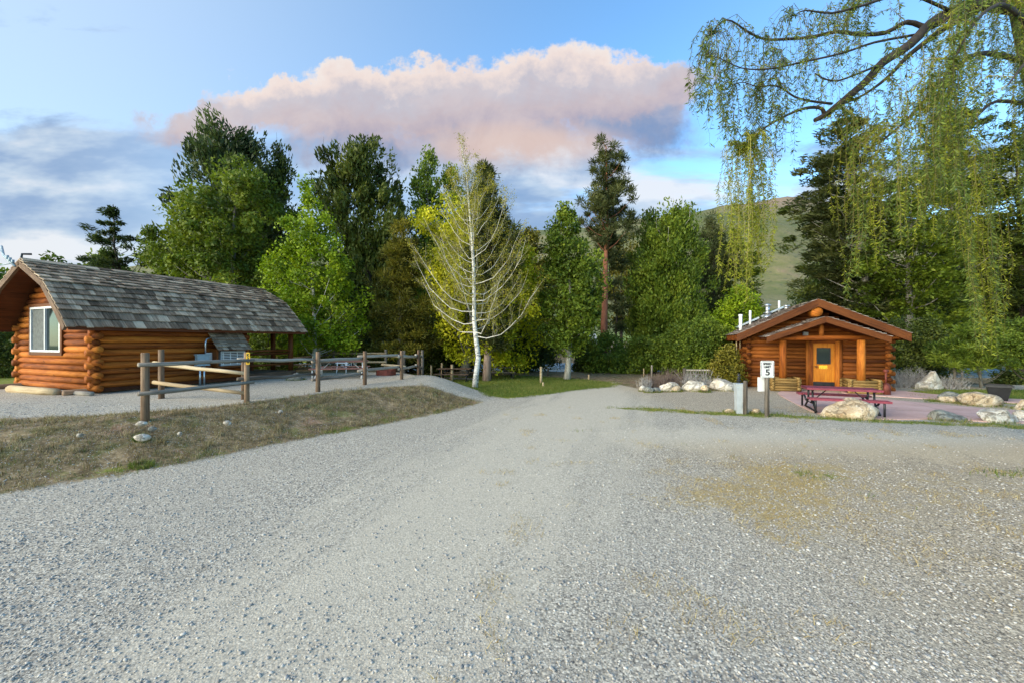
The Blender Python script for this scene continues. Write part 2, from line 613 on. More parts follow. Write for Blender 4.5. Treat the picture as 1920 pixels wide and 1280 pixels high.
SIDEWALK = [(13.2, 16.0), (14.35, 15.2), (15.7, 14.25), (17.2, 13.6), (20, 12.7), (26, 11.6), (26, 12.9), (20, 13.9), (17.7, 14.8), (16.4, 16.3), (17.0, 20.5), (15.6, 20.5), (14.9, 18.2)]
VERGE = [(3.2, 12.7), (4.4, 12.75), (5.9, 12.15), (7.5, 11.75), (8.7, 11.15), (10.4, 10.6), (12.4, 10.3), (16, 9.3), (26, 7.6), (26, 7.0), (14, 8.7), (11.8, 9.9), (9.2, 10.45), (7.6, 11.05), (5.9, 11.5), (4.4, 12.05)]
DRYNEAR = [(1.6, 5.6), (2.4, 6.0), (3.4, 6.6), (4.2, 7.2), (5.6, 7.2), (6.0, 6.3), (5.2, 5.6), (3.8, 4.4), (3.0, 3.9), (2.3, 4.0), (2.6, 4.6), (2.0, 5.0)]
DRYPATCH = [(3.9, 4.9), (4.4, 5.8), (4.7, 6.7), (5.6, 7.0), (6.3, 6.6), (8.5, 6.5), (12.2, 6.2), (12.2, 5.4), (8.2, 5.5), (6.0, 5.3), (5.1, 4.5), (4.3, 4.3), (3.2, 4.45), (2.6, 5.0)]
SHRUBBED = [(5.6, 17.8), (5.9, 16.7), (6.6, 16.5), (8.0, 17.2), (10.3, 17.6), (11, 18.9), (12, 22), (6.5, 24), (5.0, 20)]


def river_edge(x):
    return 31.0 - 0.28 * np.clip(x - 8, 0, 40) + 0.7 * (vnoise(x, x * 0, 0.3, 5) - 0.5)


def gz(x, y):
    x, y = np.asarray(x, dtype=np.float64), np.asarray(y, dtype=np.float64)
    sd = poly_sd(x, y, TOE)
    z = 0.60 * sstep(-0.1, 2.7, sd)
    z = z + 0.03 * (fbm(x, y, 0.35, 3) - 0.5) + 0.05 * sstep(0.2, 1.5, sd) * (fbm(x, y, 1.3, 8) - 0.5)
    z = z + 0.14 * np.exp(-(((x + 3.1) / 1.2) ** 2 + ((y - 16.7) / 1.6) ** 2))
    re = river_edge(x)
    tr = sstep(-2.2, 0.8, y - re) * (1 - sstep(13.0, 16.5, y - re))
    z = z - tr * (1.25 + z)
    z = z + sstep(14.5, 22, y - re) * (-0.1) + np.clip(y - re - 20, 0, 200) * 0.042
    return z


def g1(x, y):
    return float(gz(np.array([x]), np.array([y]))[0])


def ground_attr(x, y):
    sd = poly_sd(x, y, TOE)
    pad = poly_sd(x, y, PAD)
    lawn = np.maximum(poly_sd(x, y, LAWN), poly_sd(x, y, LAWN2))
    dry = np.clip(sd * 1.4 + 0.35, 0, 1) * (1 - np.clip(pad * 0.9 + 0.5, 0, 1))
    # the eastern nose of the bank is bare gravel
    nose = sstep(-3.4, -2.2, x) * sstep(13.4, 14.6, y)
    dry = dry * (1 - 0.85 * nose)
    verge = poly_sd(x, y, VERGE)
    dp = poly_sd(x, y, DRYPATCH)
    bed = poly_sd(x, y, SHRUBBED)
    far = sstep(19.5, 22.5, y + 0.15 * np.abs(x - 3))
    grass = np.clip(lawn * 1.2 + 0.5, 0, 1)
    grass = np.maximum(grass, 0.66 * np.clip(verge * 2.2 + 0.75, 0, 1))
    toeg = np.exp(-((sd - 0.28) / 0.34) ** 2) * sstep(1.0, 3.5, np.hypot(x + 9, y - 3)) * (1 - nose)
    grass = np.maximum(grass, 0.66 * toeg * (.35 + 1.1 * (fbm(x, y, .9, 41, 3) - .15)))
    grass = np.maximum(grass, 0.75 * sstep(-14, -18, x) * sstep(8, 12, y))
    gp = np.exp(-(((x - 4.75) / 0.45) ** 2 + ((y - 6.2) / 0.6) ** 2)) + np.exp(-(((x - 8.6) / 1.2) ** 2 + ((y - 6.35) / 0.3) ** 2))
    grass = np.maximum(grass, 0.62 * np.clip(gp, 0, 1))
    straw = np.maximum(np.clip(dp * 1.1 + 0.45, 0, 1) * 0.48, np.clip(poly_sd(x, y, DRYNEAR) * 1.1 + 0.35, 0, 1) * 0.85)
    dry = np.maximum(dry, 0.9 * np.clip(bed * 1.4 + 0.4, 0, 1))
    path2 = np.clip(poly_sd(x, y, PATH2) * 1.5 + 0.5, 0, 1)
    dry = np.maximum(dry, far * (1 - path2))
    dry = np.maximum(dry, 0.6 * np.clip(poly_sd(x, y, [(14.6, 14), (12.5, 16), (13.4, 15.7), (15.5, 14)]) + 0.5, 0, 1))
    # compacted wheel tracks of the road
    cx = np.interp(y, [0, 3, 6, 10, 14, 18], [-2.1, -1.3, -0.3, 1.1, 2.6, 4.0])
    w = np.interp(y, [0, 5, 12, 18], [1.3, 2.1, 2.6, 2.0])
    pack = np.exp(-((x - cx) / w) ** 2)
    br = np.exp(-((y - (8.6 - 0.12 * (x - 4))) / 1.5) ** 2) * sstep(-1, 3, x)
    pack = np.maximum(pack, br)
    pack = np.maximum(pack, path2)
    warm = np.clip(sstep(1.2, 5.0, x) * (1 - sstep(7.5, 9, y)) + 0.7 * sstep(4.0, 6.0, x) * sstep(11, 12.5, y), 0, 1)
    return dict(g_lat=x - cx, g_dry=np.clip(dry, 0, 1), g_grass=np.clip(grass, 0, 1), g_pack=np.clip(pack, 0, 1), g_straw=straw, g_warm=warm)


def mat_ground():
    m, nt, p = new_mat('gravel_and_grass_ground')
    co = objco(nt)
    x, y, z = sep(nt, co)
    flat = comb(nt, x, y, 0.0)
    n_edge = noise(nt, flat, 2.2, 6, 0.65)
    n_fine = noise(nt, flat, 14.0, 5, 0.65)
    n_big = noise(nt, flat, 0.45, 4, 0.55)

    def vor(scale, feature='F1'):
        v = nt.nodes.new('ShaderNodeTexVoronoi')
        v.feature = feature
        nt.links.new(flat, v.inputs['Vector'])
        v.inputs['Scale'].default_value = scale
        v.inputs['Randomness'].default_value = 1.0
        return v
    v1, v2 = vor(58.0), vor(110.0)
    r1 = sep(nt, v1.outputs['Color'])
    r2 = sep(nt, v2.outputs['Color'])
    stones = [(0.0, (0.11, 0.105, 0.098)), (0.22, (0.235, 0.225, 0.21)), (0.45, (0.35, 0.33, 0.295)), (0.65, (0.44, 0.405, 0.345)), (0.85, (0.53, 0.50, 0.44)), (1.0, (0.66, 0.635, 0.58))]
    c1 = r1[0].ramp(stones)
    c2 = r2[0].ramp(stones)
    d1 = E(nt, v1.outputs['Distance'])
    crev = d1.smooth(0.45, 0.78, 1.0, 0.66)
    pick = (n_fine + (n_big - 0.5) * 0.7).smooth(0.42, 0.58)
    cg = mixc(nt, pick, c2, c1)
    cg = mixc(nt, 1.0, cg, comb(nt, crev, crev, crev), 'MULTIPLY')
    track = noise(nt, comb(nt, attr(nt, 'g_lat') * 1.6, y * 0.22, 2.0), 1.0, 5, 0.6, 0.3)
    pk = (attr(nt, 'g_pack') * 0.9 + (n_edge - 0.5) * 0.35 + (track - 0.5) * 1.5 + 0.05).smooth(0.25, 0.85)
    dust = mixc(nt, n_fine, (0.42, 0.385, 0.32), (0.58, 0.54, 0.46))
    cg = mixc(nt, pk * 0.5, cg, dust)
    wm = attr(nt, 'g_warm')
    cg = mixc(nt, wm * 0.55, cg, mixc(nt, 1.0, cg, (0.84, 0.70, 0.50), 'MULTIPLY'))
    cg = mixc(nt, 1.0, cg, (1.22, 1.13, 0.97), 'MULTIPLY')
    # dry bank: soil, dead grass and scattered stones
    cs = (n_fine * 0.7 + n_edge * 0.5 - 0.1).ramp([(0.28, (0.07, 0.052, 0.03)), (0.46, (0.17, 0.13, 0.075)), (0.60, (0.28, 0.22, 0.135)), (0.76, (0.42, 0.36, 0.26))])
    red = noise(nt, flat, 0.9, 5, 0.7).smooth(0.56, 0.68)
    cs = mixc(nt, red * 0.5, cs, (0.19, 0.095, 0.075))
    grn = noise(nt, flat, 1.4, 5, 0.7).smooth(0.50, 0.62)
    cs = mixc(nt, grn * 0.7, cs, (0.10, 0.115, 0.03))
    mott = noise(nt, flat, 3.6, 6, 0.75).smooth(0.36, 0.66)
    cs = mixc(nt, 1.0, cs, mixc(nt, mott, (0.70, 0.62, 0.50), (1.65, 1.5, 1.28)), 'MULTIPLY')
    peb = r1[1].smooth(0.90, 0.93) * d1.smooth(0.30, 0.5, 1.0, 0.0)
    cs = mixc(nt, peb, cs, (0.52, 0.50, 0.47))
    fd = (attr(nt, 'g_dry') + (n_edge - 0.5) * 0.75 + (n_fine - 0.5) * 0.5).smooth(0.38, 0.62)
    c = mixc(nt, fd, cg, cs)
    # straw
    fs = (attr(nt, 'g_straw') + (noise(nt, flat, 3.4, 7, 0.75, 0.8) - 0.5) * 3.4 + (n_fine - 0.5) * 1.4).smooth(0.5, 0.95)
    c = mixc(nt, fs * 0.62, c, mixc(nt, n_fine, (0.27, 0.165, 0.045), (0.54, 0.40, 0.15)))
    # grass
    gcol = (noise(nt, flat, 5.0, 6, 0.7) * 0.7 + n_big * 0.4).ramp([(0.3, (0.045, 0.075, 0.008)), (0.50, (0.12, 0.16, 0.014)), (0.62, (0.22, 0.22, 0.03)), (0.76, (0.34, 0.28, 0.09))])
    fg = (attr(nt, 'g_grass') + (n_edge - 0.5) * 1.3 + (n_fine - 0.5) * 0.6).smooth(0.42, 0.66)
    c = mixc(nt, fg, c, gcol)
    nt.links.new(c, p.inputs['Base Color'])
    p.inputs['Roughness'].default_value = 0.92
    p.inputs['Specular IOR Level'].default_value = 0.2
    h = (1.0 - d1) * 0.6 * (1.0 - fg) + n_fine * 0.5 + noise(nt, flat, 60.0, 3, 0.6) * fg * 0.8
    bump(nt, p, h, 0.45, 0.010)
    return m


def axis(lo, hi, step, far_lo, far_hi, gr=1.16):
    mid = list(np.arange(lo, hi + 1e-6, step))
    up, s = [hi], step
    while up[-1] < far_hi:
        s *= gr
        up.append(up[-1] + s)
    dn, s = [lo], step
    while dn[-1] > far_lo:
        s *= gr
        dn.append(dn[-1] - s)
    return np.array(dn[:0:-1] + mid + up[1:])


gxs = axis(-12, 18, 0.12, -420, 420)
gys = axis(1.5, 22, 0.12, -60, 110)
GX, GY = np.meshgrid(gxs, gys)
gx, gy = GX.ravel(), GY.ravel()
nx_, ny_ = len(gxs), len(gys)
ii = np.arange(nx_ * ny_).reshape(ny_, nx_)
gq = np.stack([ii[:-1, :-1].ravel(), ii[:-1, 1:].ravel(), ii[1:, 1:].ravel(), ii[1:, :-1].ravel()], 1)
ground = raw_mesh('ground', np.stack([gx, gy, gz(gx, gy)], 1), gq, None, mat_ground(), smooth=True, attrs=ground_attr(gx, gy))
tag(ground, kind='structure')


def slab(name, poly, z, m):
    b = MB(1)
    n = len(poly)
    top = [(p[0], p[1], z) for p in poly]
    b.face(top)
    for i in range(n):
        a, c = poly[i], poly[(i + 1) % n]
        b.face([(a[0], a[1], z - 0.3), (c[0], c[1], z - 0.3), (c[0], c[1], z), (a[0], a[1], z)])
    return tag(b.build(name, m), kind='structure')


def smooth_poly(p, it=2):
    for _ in range(it):
        q = []
        for i in range(len(p)):
            a, b = p[i], p[(i + 1) % len(p)]
            q.append((a[0] * .8 + b[0] * .2, a[1] * .8 + b[1] * .2))
            q.append((a[0] * .2 + b[0] * .8, a[1] * .2 + b[1] * .8))
        p = q
    return p


def mat_conc():
    m, nt, p = new_mat('pink_tinted_concrete')
    co = objco(nt)
    n = noise(nt, co, 1.2, 6, 0.65)
    f = noise(nt, co, 30, 4, 0.6)
    c = (n * 0.7 + f * 0.3).ramp([(0.3, (0.42, 0.245, 0.195)), (0.5, (0.54, 0.34, 0.28)), (0.72, (0.63, 0.43, 0.36))])
    x, y, z = sep(nt, co)
    u, v = x * 0.93 + y * -0.36, x * 0.36 + y * 0.93
    jn = u._m('PINGPONG', 1.3).min(v._m('PINGPONG', 1.3)).smooth(0.006, 0.02, 1.0, 0.0)
    c = mixc(nt, jn * 0.6, c, (0.16, 0.10, 0.08))
    st = noise(nt, co, 2.7, 6, 0.75, 0.5).smooth(0.54, 0.74)
    c = mixc(nt, st * 0.35, c, (0.30, 0.22, 0.18))
    nt.links.new(c, p.inputs['Base Color'])
    p.inputs['Roughness'].default_value = 0.85
    bump(nt, p, f, 0.2, 0.004)
    return m


M['conc'] = mat_conc()
slab('patio', smooth_poly(PATIO), 0.022, M['conc'])
slab('footpath', smooth_poly(SIDEWALK, 1), 0.030, M['conc'])


# river
def mat_water():
    m, nt, p = new_mat('river_water')
    x, y, z = sep(nt, objco(nt))
    n = noise(nt, comb(nt, x * 0.5, y * 1.6, 0.0), 1.3, 6, 0.65, 0.6)
    n2 = noise(nt, comb(nt, x * 0.8, y * 2.2, 4.0), 2.4, 5, 0.7)
    foam = (n2 * 0.6 + n * 0.5).smooth(0.56, 0.70)
    nt.links.new(mixc(nt, foam * 0.8, (0.22, 0.33, 0.40), (0.72, 0.80, 0.85)), p.inputs['Base Color'])
    nt.links.new(foam.lin(0, 1, 0.25, 0.6).k, p.inputs['Roughness'])
    bump(nt, p, n + n2 * 0.5, 0.7, 0.12)
    return m


b = MB()
b.face([(-300, 15, -0.38), (300, 15, -0.38), (300, 60, -0.38), (-300, 60, -0.38)])
rv = np.array([(x_, y_, -0.38) for y_ in (17, 52) for x_ in np.linspace(-200, 200, 60)])
ri = np.arange(120).reshape(2, 60)
rq = np.stack([ri[0, :-1], ri[0, 1:], ri[1, 1:], ri[1, :-1]], 1)
tag(raw_mesh('river', rv, rq, None, mat_water()), kind='structure')


# hill
def mat_hill():
    m, nt, p = new_mat('grassy_hill')
    x, y, z = sep(nt, objco(nt))
    co = comb(nt, x, y, z * 1.5)
    n = noise(nt, co, 0.018, 7, 0.6, 0.6)
    f = noise(nt, co, 0.16, 6, 0.7)
    hgt = z.lin(60, 130) + (n - 0.5) * 1.2
    c = (n * 0.75 + f * 0.45 - 0.1).ramp([(0.30, (0.042, 0.058, 0.014)), (0.46, (0.095, 0.105, 0.028)), (0.6, (0.16, 0.14, 0.06)), (0.74, (0.22, 0.145, 0.095))])
    c = mixc(nt, hgt.smooth(0.35, 0.8) * 0.7, c, (0.25, 0.165, 0.12))
    field = y.smooth(92, 118, 1.0, 0.0) * (n + 0.2).smooth(0.4, 0.7)
    c = mixc(nt, field, c, (0.22, 0.30, 0.05))
    sage = noise(nt, co, 0.35, 3, 0.6).smooth(0.60, 0.66)
    c = mixc(nt, sage * 0.6, c, (0.045, 0.06, 0.025))
    nt.links.new(c, p.inputs['Base Color'])
    p.inputs['Roughness'].default_value = 0.95
    bump(nt, p, f + n, 0.6, 2.0)
    return m


RIDGE = [(-3000, 560), (-1200, 575), (-400, 575), (0, 545), (150, 520), (300, 500), (600, 470), (800, 452), (960, 440), (1000, 435), (1100, 428), (1200, 415), (1310, 403),
         (1400, 388), (1470, 378), (1540, 384), (1640, 404), (1800, 424), (1920, 442), (2400, 500), (3200, 540), (4800, 560)]
us = np.linspace(-4.2, 4.2, 300)
ys = np.concatenate([np.linspace(70, 130, 22), np.linspace(136, 420, 60)])
UU, YY = np.meshgrid(us, ys)
tanv = (640 - np.interp(UU * F + 960, [r[0] for r in RIDGE], [r[1] for r in RIDGE])) / F
rx, ry = UU * YY, YY
Hr = 350 * tanv
base = gz(rx.ravel(), np.minimum(ry.ravel(), 100)).reshape(rx.shape) - 0.4
s_ = np.clip((ry - 95) / (350 - 95), 0, 1)
prof = sstep(0, 1, s_ ** 0.92) * 0.6 + s_ ** 1.1 * 0.4
back = np.clip((ry - 350) / 70, 0, 1)
zz = base * (1 - s_) + (Hr + 2.1) * prof - back * 40
zz = zz + (fbm(rx, ry, 0.03, 4, 5) - 0.5) * 16 * np.sin(np.pi * np.clip(s_, 0, 1)) ** 0.8 + (fbm(rx, ry, 0.1, 9, 4) - 0.5) * 3.0 * s_
hi_ = np.arange(zz.size).reshape(zz.shape)
hq = np.stack([hi_[:-1, :-1].ravel(), hi_[:-1, 1:].ravel(), hi_[1:, 1:].ravel(), hi_[1:, :-1].ravel()], 1)
tag(raw_mesh('hill', np.stack([rx.ravel(), ry.ravel(), zz.ravel()], 1), hq, None, mat_hill(), smooth=True), kind='structure')


# ------------------------------------------------------------------ log building helpers
def roof_rows(mb, p0, ax, up, nrm, L, courses, run, wmin=0.11, wmax=0.27, thick=0.03):
    """courses of hand-split shingles on one slope: p0 eave corner, ax along the eave, up the slope"""
    rng = mb.rng
    ex = run / courses
    for i in range(courses):
        s = -0.03
        while s < L + 0.02:
            w = rng.uniform(wmin, wmax)
            w = min(w, L + 0.03 - s)
            if w < 0.04:
                break
            j = rng.uniform(-0.018, 0.018)
            lo = p0 + ax * (s + 0.004) + up * (i * ex - 0.05 + j) + nrm * (0.066 + rng.uniform(-.008, .014))
            ln = ex * 1.28
            hi = p0 + ax * (s + 0.004) + up * (i * ex - 0.05 + j + ln) + nrm * 0.022
            a = ax * (w - 0.008)
            t = nrm * (-thick)
            tint = min(1, max(0, rng.gauss(0.5, 0.24)))
            mb.hexa([lo + t, lo + a + t, hi + t, hi + a + t, lo, lo + a, hi, hi + a], ((w / 2), ln / 2, thick / 2), tint)
            s += w


def slope_deck(mb, p0, ax, up, nrm, L, run, th=0.06):
    t = nrm * th
    q = p0
    mb.hexa([q - t, q + ax * L - t, q + up * run - t, q + ax * L + up * run - t, q, q + ax * L, q + up * run, q + ax * L + up * run], None, 0.4)


# ------------------------------------------------------------------ camping cabin on the left
def build_camping_cabin():
    g0 = 0.60
    ang = math.atan2(0.924, 0.382)
    root = thing('log_cabin', 'small orange log camping cabin with a curved grey shingle roof and open porch', 'cabin', (-12.0, 11.5, g0), ang)
    Wd, Ln = 4.63, 4.24
    # local: x back along the long wall, y across the gable, z up from the ground (long wall at y=0 faces the fence)
    prof = [(-0.40, 1.90), (0.02, 2.36), (0.87, 3.18), (2.315, 3.87)]

    def roofz(y):
        y = Wd - y if y > Wd / 2 else y
        ps = prof
        for (a, za), (b_, zb) in zip(ps, ps[1:]):
            if y <= b_:
                return za + (zb - za) * (y - a) / (b_ - a)
        return ps[-1][1]
    r = 0.098
    dz = 0.186

    def gable(xp, window=None):
        b = MB(11)
        z = 0.16
        i = 0
        while z < 3.62:
            ext = 0.0
            if z < 1.95:
                y0, y1 = (-0.27, Wd + 0.27) if i % 2 == 0 else (-0.10, Wd + 0.10)
            else:
                y0 = None
                ylo = 0.0
                while ylo < Wd / 2 and roofz(ylo) - 0.10 < z + 0.09:
                    ylo += 0.02
                if ylo >= Wd / 2 - 0.05:
                    break
                y0, y1 = ylo, Wd - ylo
            segs = [(y0, y1)]
            if window and window[2] - 0.02 < z < window[3] + 0.02:
                segs = [(y0, window[0]), (window[1], y1)]
            for a, c in segs:
                if c - a > 0.05:
                    b.tube([(xp, a, z), (xp, (a + c) / 2, z + b.rng.uniform(-.006, .006)), (xp, c, z)], [r * b.rng.uniform(.94, 1.03), r * b.rng.uniform(.96, 1.04), r * b.rng.uniform(.92, 1.0)], 12, tint=b.rng.random())
            z += dz
            i += 1
        return b.build('log_wall', M['log'], root, True)

    WIN = (1.62, 3.62, 1.13, 2.62)
    gable(0.0, (WIN[0] - 0.06, WIN[1] + 0.06, WIN[2] - 0.02, WIN[3] + 0.02))
    gable(Ln)

    def side(yp, sgn):
        b = MB(21 + sgn)
        z = 0.16 + dz / 2
        i = 0
        while z < 2.0:
            x0, x1 = (-0.12, Ln + 0.12)
            if i % 2 == 1:
                x0, x1 = -0.19, Ln + 0.19
            b.tube([(x0, yp, z), (Ln / 2, yp + b.rng.uniform(-.008, .008), z), (x1, yp, z)], [r * b.rng.uniform(.92, 1.0), r, r * b.rng.uniform(.94, 1.03)], 12, tint=b.rng.random())
            z += dz
            i += 1
        return b.build('log_wall', M['log'], root, True)
    side(0.0, 0)
    side(Wd, 1)
    # inner dark lining so that no light leaks through
    b = MB(3)
    b.box((Ln / 2, Wd / 2, 1.0), Ln / 2 - 0.02, Wd / 2 - 0.02, 0.95)
    b.build('inner_wall', M['soffit'], root)

    # skids and deck
    b = MB(6)
    for yp in (0.25, Wd - 0.25):
        b.tube([(-0.55, yp, 0.07), (6.5, yp, 0.07)], 0.09, 10)
    b.build('skid_log', M['brown_wood'], root, True)
    b = MB(7)
    b.box((5.3, Wd / 2, 0.20), 1.1, Wd / 2 + 0.05, 0.04)
    b.build('porch_deck', M['grey_wood'], root)
    b = MB(8)
    b.box((5.32, -0.07, 0.12), 1.14, 0.06, 0.14)
    b.build('deck_beam', M['brown_wood'], root)

    # window
    b = MB(9)
    wc, wz = (WIN[0] + WIN[1]) / 2, (WIN[2] + WIN[3]) / 2
    hw, hh = (WIN[1] - WIN[0]) / 2 - 0.07, (WIN[3] - WIN[2]) / 2 - 0.08
    f = root
    fr = MB(9)
    for yy, hy, zz_, hz in ((wc - hw, .03, wz, hh), (wc + hw, .03, wz, hh), (wc, .025, wz, hh - .03)):
        fr.box((-0.10, yy, zz_), 0.035, hy, hz + (.03 if hy == .03 else 0))
    for zz_ in (wz - hh, wz + hh):
        fr.box((-0.10, wc, zz_), 0.034, hw - 0.03, 0.03)
    wf = fr.build('window_frame', M['white'], root)
    p = MB(10)
    p.box((-0.085, wc + hw / 2, wz), 0.008, hw / 2 - 0.03, hh - 0.03)
    p.box((-0.075, wc - hw / 2, wz), 0.008, hw / 2 - 0.03, hh - 0.03)
    p.build('window_pane', M['glass'], wf)
    p = MB(10)
    p.box((-0.096, wc + hw / 2, wz), 0.002, hw / 2 - 0.035, hh - 0.035)
    p.build('insect_screen', M['curtain'], wf)
    t = MB(12)
    for yy in (wc - hw - 0.08, wc + hw + 0.08):
        t.box((-0.09, yy, wz), 0.04, 0.05, hh + 0.13)
    for zz_ in (wz - hh - 0.08, wz + hh + 0.08):
        t.box((-0.088, wc, zz_), 0.039, hw + 0.03, 0.05)
    t.build('window_trim', M['trim'], root)

    # roof
    x0, x1 = -0.72, 6.75
    L = x1 - x0
    sh, dk, so = MB(30), MB(31), MB(32)
    for side_ in (0, 1):
        def P(y, z):
            return Vector((x0, Wd - y if side_ else y, z))
        ax = Vector((1, 0, 0))
        for (a, c, n) in ((prof[0], prof[1], 2), (prof[1], prof[2], 5), (prof[2], prof[3], 6)):
            p0, p1 = P(*a), P(*c)
            up = (p1 - p0)
            run = up.length
            up.normalize()
            nrm = ax.cross(up) if side_ == 0 else up.cross(ax)
            if nrm.z < 0:
                nrm = -nrm
            roof_rows(sh, p0, ax, up, nrm, L, n, run)
            slope_deck(so, p0 + ax * 0.03, ax, up, nrm, L - 0.06, run)
    sh.build('shingle_roof', M['shingle'], root)
    so.build('roof_deck', M['soffit'], root)
    b = MB(33)
    s = x0
    while s < x1:
        w = b.rng.uniform(0.3, 0.6)
        for sd in (-1, 1):
            z0 = prof[-1][1] + 0.075 + b.rng.uniform(0, .015)
            o = Vector((s, Wd / 2, z0))
            e = Vector((0, sd * 0.17, -0.075))
            a = Vector((w, 0, 0))
            t_ = Vector((0, 0, -0.025))
            b.hexa([o + t_, o + a + t_, o + e + t_, o + a + e + t_, o, o + a, o + e, o + a + e])
        s += w * 0.97
    b.build('ridge_cap', M['shingle'], root)
    # barge boards following the curved gable edge
    for xe, nm in ((x0, 0), (x1, 1)):
        b = MB(34)
        for sd in (0, 1):
            for (a, c) in zip(prof, prof[1:]):
                pa = Vector((xe, Wd - a[0] if sd else a[0], a[1]))
                pc = Vector((xe, Wd - c[0] if sd else c[0], c[1]))
                d_ = (pc - pa).normalized()
                n_ = Vector((0, -d_.z, d_.y))
                if n_.z < 0:
                    n_ = -n_
                w = n_ * -0.16
                q = Vector((0.035, 0, 0))
                b.hexa([pa + w - q, pa + w + q, pc + w - q, pc + w + q, pa - q, pa + q, pc - q, pc + q], None, 0.45)
        b.build('barge_board', M['brown_wood'], root)
    # eave fascia
    for yy in (-0.36, Wd + 0.36):
        b = MB(35)
        b.box(((x0 + x1) / 2, yy, 1.86), L / 2 - 0.05, 0.025, 0.05)
        b.build('eave_board', M['soffit'], root)
    # porch posts, beam and railing
    for px_, py_ in ((6.35, 0.05), (6.35, 1.15), (6.35, Wd - 0.05), (6.35, Wd - 1.15)):
        b = MB(36)
        b.tube([(px_, py_, 0.2), (px_, py_, 2.05)], 0.10, 12)
        b.build('porch_post', M['trim'], root, True)
    b = MB(37)
    b.tube([(Ln, 0.0, 2.02), (6.6, 0.0, 2.02)], 0.10, 10)
    b.tube([(Ln, Wd, 2.02), (6.6, Wd, 2.02)], 0.10, 10)
    b.tube([(6.35, -0.2, 2.0), (6.35, Wd + 0.2, 2.0)], 0.09, 10)
    b.build('porch_beam', M['trim'], root, True)
    for a_, c_ in (((Ln + 0.1, 0.03), (6.35, 0.03)), ((6.35, 0.05), (6.35, 1.15)), ((6.35, Wd - 1.15), (6.35, Wd - .05)), ((Ln + .1, Wd - .03), (6.35, Wd - .03))):
        b = MB(38)
        for z in (0.55, 1.0, 1.12):
            b.tube([(*a_, z), (*c_, z)], 0.045, 8)
        for f_ in (.04, .96):
            q_ = (a_[0] + (c_[0] - a_[0]) * f_, a_[1] + (c_[1] - a_[1]) * f_)
            b.tube([(*q_, .3), (*q_, 1.1)], .03, 6)
        b.build('porch_railing', M['trim'], root, True)
    # porch swing bench seen over the rail
    b = MB(39)
    b.box((5.2, 1.9, 0.75), 0.7, 0.22, 0.03)
    b.box((5.2, 2.15, 1.02), 0.7, 0.025, 0.2)
    b.box((4.6, 1.9, 0.48), 0.05, 0.2, 0.24)
    b.box((5.8, 1.9, 0.48), 0.05, 0.2, 0.24)
    b.build('porch_bench', M['trim'], root)

    # little lean-to hood with the air conditioner
    hx0, hx1 = 2.98, 4.12
    sh = MB(40)
    p0 = Vector((hx0, -0.62, 1.20))
    p1 = Vector((hx0, -0.06, 1.80))
    up = (p1 - p0); run = up.length; up.normalize()
    ax = Vector((1, 0, 0)); nrm = ax.cross(up); nrm = nrm if nrm.z > 0 else -nrm
    roof_rows(sh, p0, ax, up, nrm, hx1 - hx0, 5, run)
    hr = sh.build('hood_roof', M['shingle'], root)
    dk = MB(41)
    slope_deck(dk, p0 + ax * .02, ax, up, nrm, hx1 - hx0 - .04, run, 0.03)
    dk.build('hood_deck', M['soffit'], hr)
    b = MB(42)
    b.box((hx0 + 0.06, -0.28, 0.92), 0.03, 0.2, 0.30)
    b.box((hx1 - 0.06, -0.28, 0.92), 0.03, 0.2, 0.30)
    b.box(((hx0 + hx1) / 2, -0.28, 0.60), (hx1 - hx0) / 2 - 0.08, 0.2, 0.03)
    b.build('hood_cheek', M['trim'], root)
    b = MB(43)
    b.box(((hx0 + hx1) / 2 + 0.05, -0.26, 0.90), 0.44, 0.2, 0.26)
    ac = b.build('air_conditioner', M['pedestal'], root)
    b = MB(44)
    cx_ = (hx0 + hx1) / 2 + 0.05
    for k in range(8):
        b.box((cx_, -0.474, 0.70 + k * 0.058), 0.40, 0.012, 0.010)
    for k in range(4):
        b.box((cx_ - 0.36 + k * 0.24, -0.48, 0.90), 0.008, 0.012, 0.23)
    b.build('grille', M['white'], ac)
    b = MB(45)
    b.box((cx_, -0.463, 0.90), 0.38, 0.003, 0.22)
    b.build('vent_opening', M['black'], ac)
    b = MB(46)
    b.box((hx0 - 0.06, -0.2, 0.98), 0.10, 0.02, 0.13)
    b.build('outlet_box', M['white'], root)

    # overhead service mast and wires at the front peak
    b = MB(47)
    b.tube([(x0 - .05, Wd / 2 + 0.15, 3.70), (x0 - 0.05, Wd / 2 + 0.9, 4.05), (x0 + .1, Wd / 2 + 1.6, 4.45)], 0.03, 8)
    b.tube([(x0 - .05, Wd / 2 + 0.4, 3.80), (x0 - .05, Wd / 2 + 1.6, 3.80)], 0.015, 6)
    b.tube([(x0 - .05, Wd / 2 + 0.25, 3.72), (x0 - .05, Wd / 2 + 1.5, 4.45)], 0.012, 6)
    for k in range(3):
        b.tube([(x0 - .05, Wd / 2 + 0.3 + .18 * k, 3.78 + .08 * k), (x0 - .05, Wd / 2 + 0.3 + .18 * k, 3.90 + .08 * k)], 0.035, 8)
    b.build('service_mast', M['box_grey'], root, True)
    b = MB(48)
    b.tube([(x0 + .02, Wd / 2, 3.9), (x0 + 0.04, Wd / 2, 4.06), (x0 + 0.2, Wd / 2 - .1, 4.08)], 0.03, 6)
    b.build('ridge_bracket', M['black'], root)
    return root


cabin = build_camping_cabin()


def cab(x, y, z):
    """cabin local -> world"""
    a = math.atan2(0.924, 0.382)
    return Vector((-12.0 + x * math.cos(a) - y * math.sin(a), 11.5 + x * math.sin(a) + y * math.cos(a), z))


